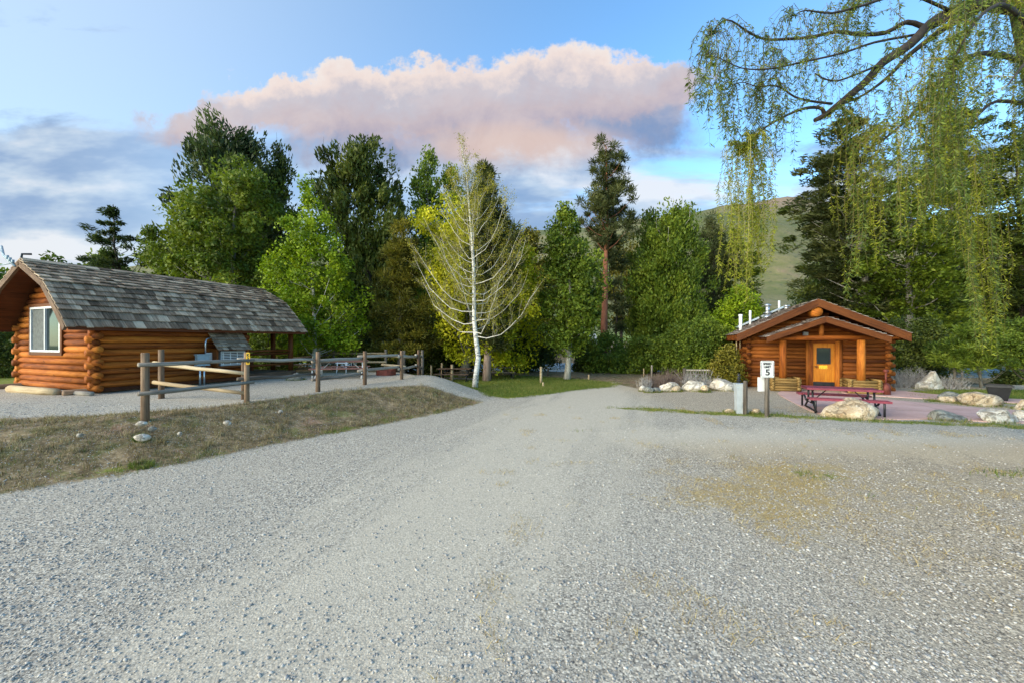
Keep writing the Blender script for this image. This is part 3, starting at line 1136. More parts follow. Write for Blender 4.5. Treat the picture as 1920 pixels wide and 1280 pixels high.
def build_meter():
    p = cab(2.62, -0.35, 0)
    gzv = g1(p.x, p.y)
    root = thing('electric_pedestal', 'blue grey electric meter box on twin pipes beside the left cabin wall', 'meter box', (p.x, p.y, gzv), math.atan2(0.924, 0.382))
    b = MB(1)
    b.box((0, 0, 0.88), 0.19, 0.07, 0.16)
    b.box((0, 0, 1.06), 0.21, 0.09, 0.02)
    b.box((0, 0, 0.70), 0.21, 0.08, 0.02)
    b.build('meter_box', M['box_grey'], root)
    for sx in (-.07, .06):
        b = MB(2)
        b.tube([(sx, 0.0, -0.1), (sx, 0.0, 0.69)], 0.03, 8)
        b.build('support_pipe', M['metal'], root, True)
    b = MB(3)
    b.tube([(0.1, 0, 1.0), (0.1, 0.0, 1.45), (0.14, 0.02, 1.58), (0.3, 0.05, 1.64)], 0.022, 8)
    b.build('conduit', M['metal'], root, True)


build_meter()


# ------------------------------------------------------------------ wash house on the right
def build_wash_house():
    ang = math.atan2(-0.363, 0.932)
    root = thing('log_washhouse', 'brown log bath house with a gabled porch and an orange door', 'cabin', (11.08, 18.75, 0), ang)
    Wd, Dp = 5.12, 4.6
    HX, EZ, PZ = 3.05, 2.40, 3.88
    cx = 2.47
    sl = (PZ - EZ) / HX

    def rz(x):
        return PZ - abs(x - cx) * sl
    r, dz = 0.092, 0.168
    DX0, DX1, DZ = 2.36, 3.42, 2.14

    def front(yp, door):
        b = MB(51)
        z, i = 0.09, 0
        while z < 3.55:
            if z < 2.42:
                e = 0.24 if i % 2 == 0 else 0.08
                x0, x1 = -e, Wd + e
            else:
                h = (PZ - 0.2 - z - 0.1) / sl
                if h < 0.1:
                    break
                x0, x1 = max(-.05, cx - h), min(Wd + .05, cx + h)
            segs = [(x0, DX0), (DX1, x1)] if door and z < DZ + 0.02 else [(x0, x1)]
            for a, c in segs:
                b.tube([(a, yp, z), ((a + c) / 2, yp + b.rng.uniform(-.01, .01), z), (c, yp, z)], [r * b.rng.uniform(.93, 1.04), r, r * b.rng.uniform(.93, 1.04)], 12)
            z += dz
            i += 1
        return b.build('log_wall', M['log2'], root, True)
    front(0, True)
    front(Dp, False)
    for xp in (0, Wd):
        b = MB(int(52 + xp))
        for k in range(14):
            e = 0.24 if k % 2 == 0 else 0.08
            z = 0.09 + dz / 2 + k * dz
            b.tube([(xp, -e, z), (xp + b.rng.uniform(-.01, .01), Dp / 2, z), (xp, Dp + e, z)], r, 12)
        b.build('log_wall', M['log2'], root, True)
    b = MB(3)
    b.box((Wd / 2, Dp / 2, 1.2), Wd / 2 - 0.02, Dp / 2 - 0.03, 1.18)
    b.build('inner_wall', M['soffit'], root)

    # door
    d = MB(54)
    mx = (DX0 + DX1) / 2
    hw = 0.40
    d.box((mx, -0.03, 1.03), hw, 0.03, 0.98, tint=.5)
    dr = d.build('door', M['door'], root)
    d = MB(55)
    for sx in (-hw - .075, hw + .075):
        d.box((mx + sx, -0.06, 1.06), 0.07, 0.06, 1.06)
    d.box((mx, -0.058, 2.08), hw, 0.058, 0.07)
    d.build('door_frame', M['log'], root)
    d = MB(56)
    for sx in (-hw - .20, hw + .20):
        d.tube([(mx + sx, -0.075, 0), (mx + sx, -0.075, 2.15)], 0.07, 10)
    d.build('door_post', M['log2'], root, True)
    d = MB(57)
    d.box((mx - .01, -0.067, 1.47), 0.235, 0.006, 0.33)
    d.build('door_window', M['glass'], dr)
    d = MB(58)
    for sx in (-.245, .225):
        d.box((mx + sx, -0.073, 1.47), 0.018, 0.014, 0.35)
    for zz_ in (1.13, 1.81):
        d.box((mx - .01, -0.073, zz_), 0.23, 0.013, 0.018)
    d.build('window_frame', M['black'], dr)
    # raised panels of the lower half
    d = MB(59)
    for sx in (-.25, 0, .25):
        d.box((mx + sx, -0.064, 0.62), 0.095, 0.006, 0.26, tint=.8)
    d.build('door_panel', M['door'], dr)
    d = MB(60)
    d.box((mx, -0.066, 0.20), hw - 0.01, 0.006, 0.13)
    d.build('kick_plate', M['black'], dr)
    d = MB(61)
    d.box((mx - .02, -0.066, 0.98), 0.15, 0.006, 0.075)
    sg = d.build('notice_plate', M['yellow'], dr)
    d = MB(62)
    for sx in (-.1, -.02, .1):
        d = MB(62)
        d.box((mx - .02 + sx, -0.074, 0.945), 0.018, 0.002, 0.012)
        d.build('printed_mark', M['ink'], sg)
    d = MB(63)
    d.tube([(mx - .33, -.06, 1.0), (mx - .33, -.13, 1.0), (mx - .24, -.13, 1.0)], 0.018, 8)
    d.build('door_handle', M['black'], dr, True)

    # main roof
    F0, BK = -0.82, Dp + 0.15
    L = BK - F0
    sh, so = MB(64), MB(65)
    for sd in (-1, 1):
        p0 = Vector((cx + sd * HX, F0, EZ))
        up = Vector((-sd * HX, 0, PZ - EZ)); run = up.length; up.normalize()
        ax = Vector((0, 1, 0))
        nrm = Vector((sd * (PZ - EZ), 0, HX)).normalized()
        roof_rows(sh, p0, ax, up, nrm, L, 15, run, 0.12, 0.26, 0.02)
        slope_deck(so, p0 + ax * .03, ax, up, nrm, L - .06, run, 0.10)
    sh.build('shingle_roof', M['shingle2'], root)
    so.build('roof_deck', M['soffit'], root)
    for ye in (F0, BK):
        b = MB(66)
        for sd in (-1, 1):
            pa = Vector((cx + sd * (HX + .02), ye, EZ + .02)); pc = Vector((cx, ye, PZ + .03))
            w = Vector((0, 0, -0.33)); q = Vector((0, 0.035, 0))
            b.hexa([pa + w - q, pa + w + q, pc + w - q, pc + w + q, pa - q, pa + q, pc - q, pc + q])
        b.build('barge_board', M['trim'], root)
    for sd in (-1, 1):
        b = MB(67)
        b.box((cx + sd * (HX - .0), (F0 + BK) / 2, EZ - 0.13), 0.025, L / 2 - .04, 0.12)
        b.build('eave_board', M['log'], root)
    b = MB(68)
    b.tube([(cx - .02, F0 + .05, PZ - 0.52), (cx - .02, 0.2, PZ - 0.52)], 0.20, 16)
    b.build('ridge_log', M['log'], root, True)
    for xx in (cx - 2.75, cx + 2.75):
        b = MB(69)
        b.tube([(xx, F0 + .12, 2.30), (xx, Dp, 2.30)], 0.10, 10)
        b.build('wall_plate_log', M['log2'], root, True)

    # porch gable
    PF, PH, PE, PP = -1.72, 2.06, 2.27, 3.09
    sh, so = MB(70), MB(71)
    for sd in (-1, 1):
        p0 = Vector((cx + sd * PH, PF, PE))
        up = Vector((-sd * PH, 0, PP - PE)); run = up.length; up.normalize()
        ax = Vector((0, 1, 0)); nrm = Vector((sd * (PP - PE), 0, PH)).normalized()
        roof_rows(sh, p0, ax, up, nrm, -PF - .1, 11, run, 0.12, 0.24, 0.02)
        slope_deck(so, p0 + ax * .03, ax, up, nrm, -PF - .14, run, 0.08)
    pr = sh.build('porch_roof', M['shingle2'], root)
    so.build('porch_roof_deck', M['soffit'], pr)
    b = MB(72)
    for sd in (-1, 1):
        pa = Vector((cx + sd * (PH + .02), PF, PE + .02)); pc = Vector((cx, PF, PP + .02))
        w = Vector((0, 0, -0.24)); q = Vector((0, 0.03, 0))
        b.hexa([pa + w - q, pa + w + q, pc + w - q, pc + w + q, pa - q, pa + q, pc - q, pc + q])
    b.build('barge_board', M['trim'], pr)
    b = MB(73)
    b.tube([(cx - 1.75, -1.2, 2.25), (cx + 1.75, -1.2, 2.25)], 0.10, 12)
    b.tube([(1.1, -1.25, 2.18), (1.1, 0, 2.18)], 0.08, 10)
    b.tube([(3.8, -1.25, 2.18), (3.8, 0, 2.18)], 0.08, 10)
    b.build('porch_beam', M['log'], root, True)
    b = MB(74)
    b.tube([(cx, -1.2, 2.33), (cx, -1.2, 2.85)], 0.09, 10)
    b.tube([(cx, -1.5, 2.90), (cx, 0, 2.90)], 0.09, 10)
    b.build('king_post', M['log2'], root, True)
    for a in (1.10, 3.80):
        b = MB(int(75 + a))
        b.tube([(a, -1.2, 0.35), (a, -1.2, 1.3), (a, -1.2, 2.16)], [0.145, 0.14, 0.135], 14)
        b.build('porch_post', M['log'], root, True)
    b = MB(78)
    b.box((cx - .3, -0.22, 2.42), 0.09, 0.08, 0.09)
    b.tube([(cx - .3, -.14, 2.42), (cx - .3, 0, 2.42)], 0.03, 8)
    b.build('porch_lamp', M['pedestal'], root)

    # things through the roof
    def roof_pt(x, y):
        return Vector((x, y, rz(x)))
    for x, y, h, rr in ((-0.15, 1.15, 0.72, 0.075), (0.5, 2.55, 0.78, 0.055), (2.0, 3.5, 0.60, 0.05), (3.35, 1.6, 0.34, 0.06)):
        b = MB(79)
        p = roof_pt(x, y)
        b.tube([p + Vector((0, 0, -.05)), p + Vector((0, 0, h))], rr, 10)
        if rr > 0.07:
            b.tube([p + Vector((0, 0, h)), p + Vector((0, 0, h + .10))], rr * 1.25, 10)
        b.build('vent_pipe', M['pipe'], root, True)
    b = MB(80)
    p = roof_pt(1.35, 2.9)
    b.tube([p + Vector((0, 0, -.05)), p + Vector((0, 0, .05)), p + Vector((0, 0, .22))], [0.24, 0.2, 0.10], 14)
    b.tube([p + Vector((0, 0, .2)), p + Vector((0, 0, .62))], 0.10, 14)
    b.tube([p + Vector((0, 0, .24)), p + Vector((0, 0, .28))], 0.19, 14)
    b.tube([p + Vector((0, 0, .62)), p + Vector((0, 0, .66)), p + Vector((0, 0, .72))], [0.17, 0.17, 0.05], 14)
    b.build('flue_cap', M['metal'], root, True)
    sdv = Vector((HX, 0, PZ - EZ)).normalized()
    nr = Vector((-(PZ - EZ), 0, HX)).normalized()
    for k in range(2):
        b = MB(81)
        a0 = 0.05 + k * 1.18
        c = roof_pt(a0 + .55, 3.9) + nr * 0.16
        b.box(c, 0.60, 0.5, 0.045, sdv, Vector((0, 1, 0)), nr)
        pn = b.build('solar_panel', M['metal'], root)
        b = MB(82)
        b.box(c + nr * 0.047, 0.56, 0.46, 0.004, sdv, Vector((0, 1, 0)), nr)
        b.build('panel_glass', M['solar'], pn)
    b = MB(83)
    p = roof_pt(2.12, 2.6)
    b.tube([p, p + Vector((0, 0, .16))], 0.09, 10)
    b.tube([p + Vector((0, 0, .16)), p + Vector((0, 0, .22))], 0.16, 10)
    b.build('roof_vent', M['metal'], root, True)
    # downpipe at the west corner
    b = MB(84)
    b.tube([(-.42, .5, 2.22), (-.42, .5, .5)], 0.03, 8)
    b.tube([(-.36, -.1, 2.2), (-.36, -.1, 1.75)], 0.03, 8)
    b.build('downpipe', M['pale_wood'], root, True)
    # concrete sill
    return root, ang


wash, WANG = build_wash_house()


def wl(x, y, z=0.0):
    return Vector((11.08 + x * math.cos(WANG) - y * math.sin(WANG), 18.75 + x * math.sin(WANG) + y * math.cos(WANG), z))


def build_planter(x, y, label, seed):
    p = wl(x, y)
    root = thing('log_planter', label, 'planter', (p.x, p.y, 0.02), WANG, 'log planters at the porch posts')
    hw, hd = 0.46, 0.38
    b = MB(seed)
    for k in range(5):
        z = 0.065 + k * 0.105
        e = 0.09
        if k % 2 == 0 or True:
            for sy in (-hd, hd):
                b.tube([(-hw - e, sy, z), (hw + e, sy, z)], 0.056, 8)
            for sx in (-hw, hw):
                b.tube([(sx, -hd - e, z + .052), (sx, hd + e, z + .052)], 0.056, 8)
    b.build('log_crib', M['planter'], root, True)
    b = MB(seed + 1)
    b.box((0, 0, 0.22), hw - .05, hd - .05, 0.20)
    b.build('soil_fill', M['soil'], root)
    return root


build_planter(1.1, -1.25, 'notched log planter around the porch post left of the orange door', 201)
build_planter(3.76, -1.25, 'notched log planter around the porch post right of the orange door', 211)
# ------------------------------------------------------------------ rail fences
def rail_fence(label, posts, rails, mats, seed, group=None):
    """posts: (px, d, top_py, material, radius); rails: (i, j, height fraction, overhang, material, radius)"""
    rng = random.Random(seed)
    P = []
    x0, d0 = X(posts[0][0], posts[0][1]), posts[0][1]
    root = thing('rail_fence', label, 'fence', (x0, d0, g1(x0, d0)), group=group)
    o = root.location
    for (px, d, ty, m, r) in posts:
        x = X(px, d)
        zb, zt = g1(x, d), Zp(ty, d)
        P.append((Vector((x, d, zb)), zt))
        b = MB(rng.randint(0, 9999))
        tl = rng.uniform(-.012, .012)
        b.tube([(x, d, zb - .3), (x + tl, d, (zb + zt) / 2), (x + tl, d, zt - .012), (x + tl, d, zt)], [r * 1.06, r, r * .98, r * .9], 12)
        b.build('post', M[m], root, True, o)
    for (i, j, fr, ov, m, r, back) in rails:
        a, za = P[i]
        c, zc = P[j]
        pa = Vector((a.x, a.y, a.z + (za - a.z) * fr[0])); pc = Vector((c.x, c.y, c.z + (zc - c.z) * fr[1]))
        dr = (pc - pa).normalized()
        side = Vector((-dr.y, dr.x, 0)).normalized() * back
        pa = pa - dr * ov + side; pc = pc + dr * ov * .6 + side
        b = MB(rng.randint(0, 9999))
        mid = (pa + pc) / 2 + Vector((0, 0, rng.uniform(-.025, .015)))
        b.tube([pa, (pa * 3 + pc) / 4 + Vector((0, 0, rng.uniform(-.012, .012))), mid, (pa + pc * 3) / 4, pc], [r, r * 1.04, r, r * .96, r * .9], 10)
        b.build('rail', M[m], root, True, o)
    return root, P


UPL, LOW = 0.83, 0.40
front_fence, FP = rail_fence('long weathered rail fence along the top of the gravel bank', [
    (272, 8.0, 661, 'brown_wood', .070), (463, 9.9, 660, 'brown_wood', .058), (596, 12.0, 659, 'brown_wood', .064), (684, 14.0, 658, 'brown_wood', .064),
    (753.5, 15.6, 657, 'brown_wood', .064), (784.5, 18.2, 656, 'brown_wood', .064), (792, 20.2, 656, 'grey_wood', .075)], [
    (0, 1, (.83, .84), .16, 'grey_wood', .043, -.11), (0, 1, (.41, .40), .16, 'grey_wood', .043, -.11),
    (1, 2, (.85, .80), .16, 'grey_wood', .045, .10), (1, 2, (.47, .44), .16, 'grey_wood', .045, .10),
    (2, 3, (.76, .78), .10, 'grey_wood', .055, .11), (2, 3, (.30, .32), .10, 'grey_wood', .043, .11),
    (3, 4, (.84, .84), .20, 'grey_wood', .05, .11), (3, 4, (.42, .44), .20, 'grey_wood', .05, .11),
    (4, 5, (.80, .74), .12, 'grey_wood', .06, .10), (4, 5, (.36, .38), .1, 'grey_wood', .05, .10),
    (5, 6, (.80, .78), .12, 'grey_wood', .06, .10), (5, 6, (.4, .38), .12, 'grey_wood', .06, .10)], None, 1)
rail_fence('short fence of pale peeled rails beside the long log cabin wall', [
    (303, 10.6, 655, 'brown_wood', .066), (456, 10.4, 672, 'brown_wood', .05)], [
    (0, 1, (.72, .66), .14, 'pale_wood', .05, -.09), (0, 1, (.33, .18), .14, 'pale_wood', .05, -.09)], None, 2)
rail_fence('farther grey rail fence behind the red picnic table at the platform edge', [
    (520, 21.5, 668, 'pale_wood', .05), (626, 21.0, 655, 'grey_wood', .07), (723.5, 20.5, 655, 'grey_wood', .07), (758, 20.3, 657, 'grey_wood', .07)], [
    (0, 1, (.72, .76), .2, 'grey_wood', .055, -.08), (1, 2, (.82, .82), .12, 'pale_wood', .055, -.08),
    (0, 1, (.3, .35), .2, 'grey_wood', .055, -.08), (1, 2, (.42, .42), .12, 'pale_wood', .055, -.08),
    (2, 3, (.72, .74), .2, 'pale_wood', .06, -.08), (2, 3, (.3, .32), .2, 'pale_wood', .06, -.08)], None, 3)


# text lying on a plate, as mesh
def text_mesh(name, txt, size, m, parent, loc, rot=(math.pi / 2, 0, 0), sx=1.0, bold=0.0):
    cu = bpy.data.curves.new(name, 'FONT')
    cu.body = txt
    cu.size = size
    cu.align_x = 'CENTER'
    cu.align_y = 'CENTER'
    cu.extrude = 0.001
    cu.offset = bold
    tmp = bpy.data.objects.new('tmp_text', cu)
    COL.objects.link(tmp)
    dg = bpy.context.evaluated_depsgraph_get()
    dg.update()
    me = bpy.data.meshes.new_from_object(tmp.evaluated_get(dg))
    bpy.data.objects.remove(tmp)
    me.materials.clear()
    me.materials.append(m)
    me.name = name
    o = link(name, me, parent)
    o.location = loc
    o.rotation_euler = rot
    o.scale = (sx, 1, 1)
    return o


def rounded_plate(mb, cx, cz, hw, hh, rad, y0, y1, n=5):
    pts = []
    for (sx, sz, a0) in ((1, 1, 0), (-1, 1, 90), (-1, -1, 180), (1, -1, 270)):
        for k in range(n + 1):
            a = math.radians(a0 + 90 * k / n)
            pts.append((cx + sx * (hw - rad) + rad * math.cos(a), cz + sz * (hh - rad) + rad * math.sin(a)))
    fr = [(p[0], y0, p[1]) for p in pts]
    bk = [(p[0], y1, p[1]) for p in pts]
    mb.face(list(reversed(fr)))
    mb.face(bk)
    for i in range(len(pts)):
        j = (i + 1) % len(pts)
        mb.face([fr[i], fr[j], bk[j], bk[i]])


# yellow site marker on the second post
p, zt = FP[1]
d = p.y
root = thing('site_marker', 'narrow yellow site marker K 2 0 on a fence post', 'sign', (p.x + 0.075, p.y - 0.075, zt - 0.15), math.radians(18))
b = MB()
rounded_plate(b, 0, 0, 0.042, 0.15, 0.03, -0.006, 0.0)
b.build('plate', M['yellow'], root)
for ch, z in (('K', 0.082), ('2', 0.0), ('0', -0.082)):
    text_mesh('letter', ch, 0.092, M['ink'], root, (0, -0.009, z), sx=0.95, bold=0.003)


# ------------------------------------------------------------------ picnic tables
def picnic_table(label, x, y, rz, top, leg, L=2.2, hgt=0.70, group=None):
    z = g1(x, y)
    if y < 13:
        z = max(z, 0.022)
    root = thing('picnic_table', label, 'picnic table', (x, y, z), rz, group)
    h = L / 2
    b = MB(1)
    if top == 'maroon':
        b.box((0, 0, hgt - .02), h, 0.36, 0.012)
        b.box((0, -.355, hgt - .035), h, 0.012, 0.03)
        b.box((0, .355, hgt - .035), h, 0.012, 0.03)
        b.box((-h + .012, 0, hgt - .036), .012, 0.342, 0.028)
        b.box((h - .012, 0, hgt - .036), .012, 0.342, 0.028)
        b.box((0, 0, hgt - .055), .05, .30, .02)
    else:
        for k in range(5):
            b.box((0, -.30 + k * .15, hgt - .02), h, 0.068, 0.02)
    b.build('table_top', M[top], root)
    for sy in (-1, 1):
        b = MB(2)
        if top == 'maroon':
            b.box((0, sy * .68, hgt * .6), h + .03, 0.13, 0.012)
            b.box((0, sy * .805, hgt * .6 - .012), h + .03, 0.01, 0.03)
            b.box((0, sy * .555, hgt * .6 - .012), h + .03, 0.01, 0.03)
        else:
            b.box((0, sy * .66, hgt * .6), h, 0.068, 0.02)
            b.box((0, sy * .80, hgt * .6), h, 0.068, 0.02)
        b.build('bench_seat', M[top], root)
    r = 0.028
    for sx in (-1, 1):
        xx = sx * (h - .17)
        b = MB(3)
        for sy in (-1, 1):
            b.tube([(xx, sy * .22, hgt - .03), (xx, sy * .24, hgt * .5), (xx, sy * .36, hgt * .28), (xx, sy * .52, hgt * .14), (xx, sy * .60, 0.03)], r, 8)
            b.tube([(xx + sx * .05, sy * .30, hgt * .36), (xx + sx * .05, sy * .45, hgt * .52), (xx + sx * .05, sy * .72, hgt * .57), (xx + sx * .05, sy * .76, hgt * .5), (xx + sx * .05, sy * .76, 0.0)], r, 8)
        b.tube([(xx, -.62, .03), (xx, .62, .03)], r, 8)
        b.tube([(xx, -.34, hgt - .06), (xx, .34, hgt - .06)], r * .9, 8)
        b.build('leg_frame', M[leg], root, True)
        b = MB(4)
        b.tube([(xx, 0, hgt * .30), (xx - sx * .42, 0, hgt - .06)], .016, 6)
        b.tube([(xx, -.5, hgt * .30), (xx, .5, hgt * .30)], .016, 6)
        b.build('brace', M[leg], root, True)
    return root


picnic_table('maroon picnic table with black legs on the pink concrete patio', 9.88, 12.05, math.radians(-24), 'maroon', 'black', 1.8)
picnic_table('faded red plank picnic table with white legs behind the rail fence', X(640, 16.8), 16.8, math.radians(12), 'rose_wood', 'white', 2.1)
picnic_table('grey plank picnic table far back on the lawn right of the pine trunk', X(940, 23.2), 23.2, math.radians(4), 'grey_wood', 'black', 1.5, .62)
picnic_table('brown picnic table at the lawn edge left of the white birch', X(852, 21.6), 21.6, math.radians(-4), 'brown_wood', 'black', 1.8, .66)


# ------------------------------------------------------------------ speed sign, posts and pedestal by the verge
def speed_sign():
    x, d = X(1438, 11.25), 11.25
    root = thing('speed_sign', 'white speed limit 5 sign on a round wooden post', 'sign', (x, d, g1(x, d)), math.radians(-3))
    b = MB(1)
    b.tube([(0, 0, -.2), (0, 0, .7), (0, 0, 1.30)], [.062, .058, .056], 12)
    b.build('post', M['grey_wood'], root, True)
    b = MB(2)
    rounded_plate(b, -0.03, 1.34, 0.185, 0.235, 0.03, -.072, -.066)
    pl = b.build('sign_plate', M['white'], root)
    # thin black border as a ring of bars
    b = MB(3)
    for zz_ in (-.215, .215):
        b.box((-.03, -.0735, 1.34 + zz_), .14, .001, .004)
    for xx in (-.165, .165):
        b.box((-.03 + xx, -.0735, 1.34), .004, .001, .19)
    b.build('border', M['ink'], pl)
    text_mesh('lettering', 'SPEED', 0.078, M['ink'], pl, (-.03, -.0745, 1.485), sx=1.05, bold=.004)
    text_mesh('lettering', 'LIMIT', 0.078, M['ink'], pl, (-.03, -.0745, 1.40), sx=1.05, bold=.004)
    text_mesh('numeral', '5', 0.235, M['ink'], pl, (-.02, -.0745, 1.245), sx=1.12, bold=.006)
    b = MB(4)
    rounded_plate(b, -0.055, 0.905, 0.155, 0.20, 0.012, .062, .09)
    b.build('back_plate', M['white'], root)


speed_sign()


def round_post(label, px, d, ty, r, m, zb=None, rot=0, cat='post', group=None):
    x = X(px, d)
    z = g1(x, d)
    o = MB(int(px))
    h = Zp(ty, d) - z
    o.tube([(0, 0, -.15), (rot * h * .5, 0, h * .5), (rot * h, 0, h - .01), (rot * h, 0, h)], [r * 1.05, r, r * .97, r * .85], 10)
    ob = o.build('wooden_post', M[m], None, True)
    ob.location = (x, d, z)
    return tag(ob, label, cat, group)


round_post('short round wooden post right beside the white utility pedestal', 1397.5, 11.6, 713, .058, 'grey_wood')


def pedestal():
    x, d = X(1386.5, 11.75), 11.75
    root = thing('utility_pedestal', 'pale grey tapered utility pedestal standing left of the speed limit sign', 'pedestal', (x, d, g1(x, d)), math.radians(-8))
    b = MB(1)
    t = [(-.12, -.11), (.12, -.11), (.12, .11), (-.12, .11)]
    k = .80
    bt = [(a * k, c * k) for a, c in t]
    zt = .86
    b.hexa([(*bt[0], -.1), (*bt[1], -.1), (*bt[3], -.1), (*bt[2], -.1), (*t[0], zt), (*t[1], zt), (*t[3], zt), (*t[2], zt)] and
           [Vector((*bt[0], -.1)), Vector((*bt[1], -.1)), Vector((*bt[3], -.1)), Vector((*bt[2], -.1)), Vector((*t[0], zt)), Vector((*t[1], zt)), Vector((*t[3], zt)), Vector((*t[2], zt))])
    b.build('cabinet', M['pedestal'], root)
    b = MB(2)
    b.box((0, 0, zt + .012), .13, .12, .012)
    b.build('lid', M['pedestal'], root)
    b = MB(3)
    b.tube([(.03, -.1, .2), (.03, -.135, .2), (.03, -.135, .32)], .012, 6)
    b.box((-.09, -.122, .78), .012, .004, .012)
    b.build('latch', M['metal'], root)


pedestal()


def bollard_light():
    x, d = X(1385, 13.4), 13.4
    root = thing('bollard_light', 'small black louvred path light behind the utility pedestal', 'lamp', (x, d, g1(x, d)))
    b = MB(1)
    b.tube([(0, 0, -.1), (0, 0, .68)], .045, 10)
    b.build('stem', M['black'], root, True)
    for k in range(4):
        b = MB(2)
        b.tube([(0, 0, .70 + k * .09), (0, 0, .73 + k * .09)], [.085 - .008 * k, .05], 12)
        b.build('louvre', M['black'], root)
    b = MB(3)
    b.tube([(0, 0, .66), (0, 0, 1.04)], .03, 10)
    b.build('lens', M['black'], root)


bollard_light()

# red-brown standing receptacle by the bath house door
p = wl(4.47, -1.5)
root = thing('ash_receptacle', 'rust red post with round head and wide base beside the right planter', 'receptacle', (p.x, p.y, 0.0), 0)
b = MB(1)
b.tube([(0, 0, 0), (0, 0, .30), (0, 0, .42), (0, 0, .48)], [.15, .15, .12, .05], 16)
b.build('base_pot', M['rust'], root, True)
b = MB(2)
b.tube([(0, 0, .46), (0, 0, .92)], .035, 10)
b.build('neck', M['rust'], root, True)
b = MB(3)
b.tube([(-.07, 0, .95), (.07, 0, .95)], .06, 12)
b.build('head', M['rust'], root, True)

# black planter tub
x, d = X(1872, 14.2), 14.2
root = thing('planter_tub', 'black tapered planter tub behind the yellow boulder at the right edge', 'planter', (x, d, g1(x, d)), 0)
b = MB(1)
b.tube([(0, 0, 0), (0, 0, .52)], [.26, .40], 4)
b.build('tub', M['black'], root)
b = MB(2)
b.tube([(0, 0, .50), (0, 0, .57)], .46, 4)
b.build('rim', M['black'], root)
b = MB(3)
b.tube([(0, 0, .50), (0, 0, .575)], .38, 4)
b.build('soil_fill', M['soil'], root)

# lawn posts
for args in [('tall pale post standing on the lawn right of the birch', 1014.5, 20.5, 687, .065, 'pale_wood'),
             ('short pale stub beside the tall lawn post', 1018.5, 18.9, 716, .045, 'pale_wood'),
             ('slim grey post near the leaning cottonwood trunk', 1027.5, 24.5, 689, .055, 'grey_wood'),
             ('small yellowish stake in the brown path before the river shrubs', 1104, 22.0, 702, .05, 'pale_wood'),
             ('slim post between the shrubs left of the stone bed', 1222, 23.0, 684, .05, 'grey_wood'),
             ('thin leaning post behind the brushy stone bed', 1207, 24.0, 690, .03, 'pale_wood'),
             ('pale post near the gravel bank, nearest the fence corner', 808.5, 22.6, 684, .06, 'pale_wood'),
             ('tall pale post halfway between fence corner and birch', 828.5, 22.2, 680, .055, 'pale_wood'),
             ('thick pale post close left of the white birch', 847.5, 21.4, 683, .075, 'pale_wood'),
             ('thin grey post on the river bank right of the bath house', 1804, 22.0, 693, .05, 'grey_wood')]:
    round_post(*args)

# low log barrier near the birch and the logs by the cabin
def log_thing(label, a, c, r, m, name='ground_log'):
    a, c = Vector(a), Vector(c)
    b = MB(int(abs(a.x) * 100))
    mid = (a + c) / 2
    b.tube([a - mid, (c - a) * -.1, (c - a) * .2, c - mid], [r * 1.05, r, r * .97, r * .92], 12)
    o = b.build(name, M[m], None, True)
    o.location = mid
    return tag(o, label, 'log')


def gl(px, py_d, r):
    x = X(px, py_d)
    return (x, py_d, g1(x, py_d) + r * .8)


log_thing('pale peeled log lying in front of the left cabin gable', gl(20, 12.0, .11), gl(106, 11.2, .11), .11, 'pale_wood')
log_thing('thin weathered log lying under the corner of the left cabin', gl(108, 11.5, .07), gl(172, 11.1, .07), .07, 'grey_wood')
log_thing('low log barrier rail on the ground left of the birch', gl(805, 22.9, .07), gl(893, 21.9, .07), .06, 'grey_wood')

# fire ring box and grill on the platform
x, d = X(724, 18.0), 18.0
root = thing('fire_ring', 'dark rusty fire ring on the platform gravel behind the rail fence', 'fire ring', (x, d, g1(x, d)))
b = MB(1)
for k in range(16):
    a0, a1 = 2 * math.pi * k / 16, 2 * math.pi * (k + 1) / 16
    for r0, r1 in ((.43, .40),):
        q = [Vector((math.cos(a) * r, math.sin(a) * r, z)) for z in (0, .24) for r in (r0, r1) for a in (a0, a1)]
        b.hexa(q, None, .5)
b.build('steel_ring', M['rust'], root)
b = MB(2)
b.tube([(0, 0, .0), (0, 0, .06)], .39, 14)
b.build('ash_bed', M['soil'], root)
b = MB(3)
for k in range(7):
    b.tube([(-.36, -.18 + k * .06, .25), (.0, -.18 + k * .06, .25)], .008, 5)
b.build('grate', M['black'], root)

x, d = X(641, 18.6), 18.6
root = thing('camp_cart', 'folded white tube frame standing under the red plank table', 'frame', (x, d, g1(x, d)))
b = MB(1)
b.tube([(-.25, 0, 0), (-.2, 0, .55)], .03, 8)
b.tube([(.2, 0, 0), (.2, 0, .55)], .03, 8)
b.tube([(-.3, 0, .50), (.3, 0, .5)], .03, 8)
b.build('tube_frame', M['white'], root, True)


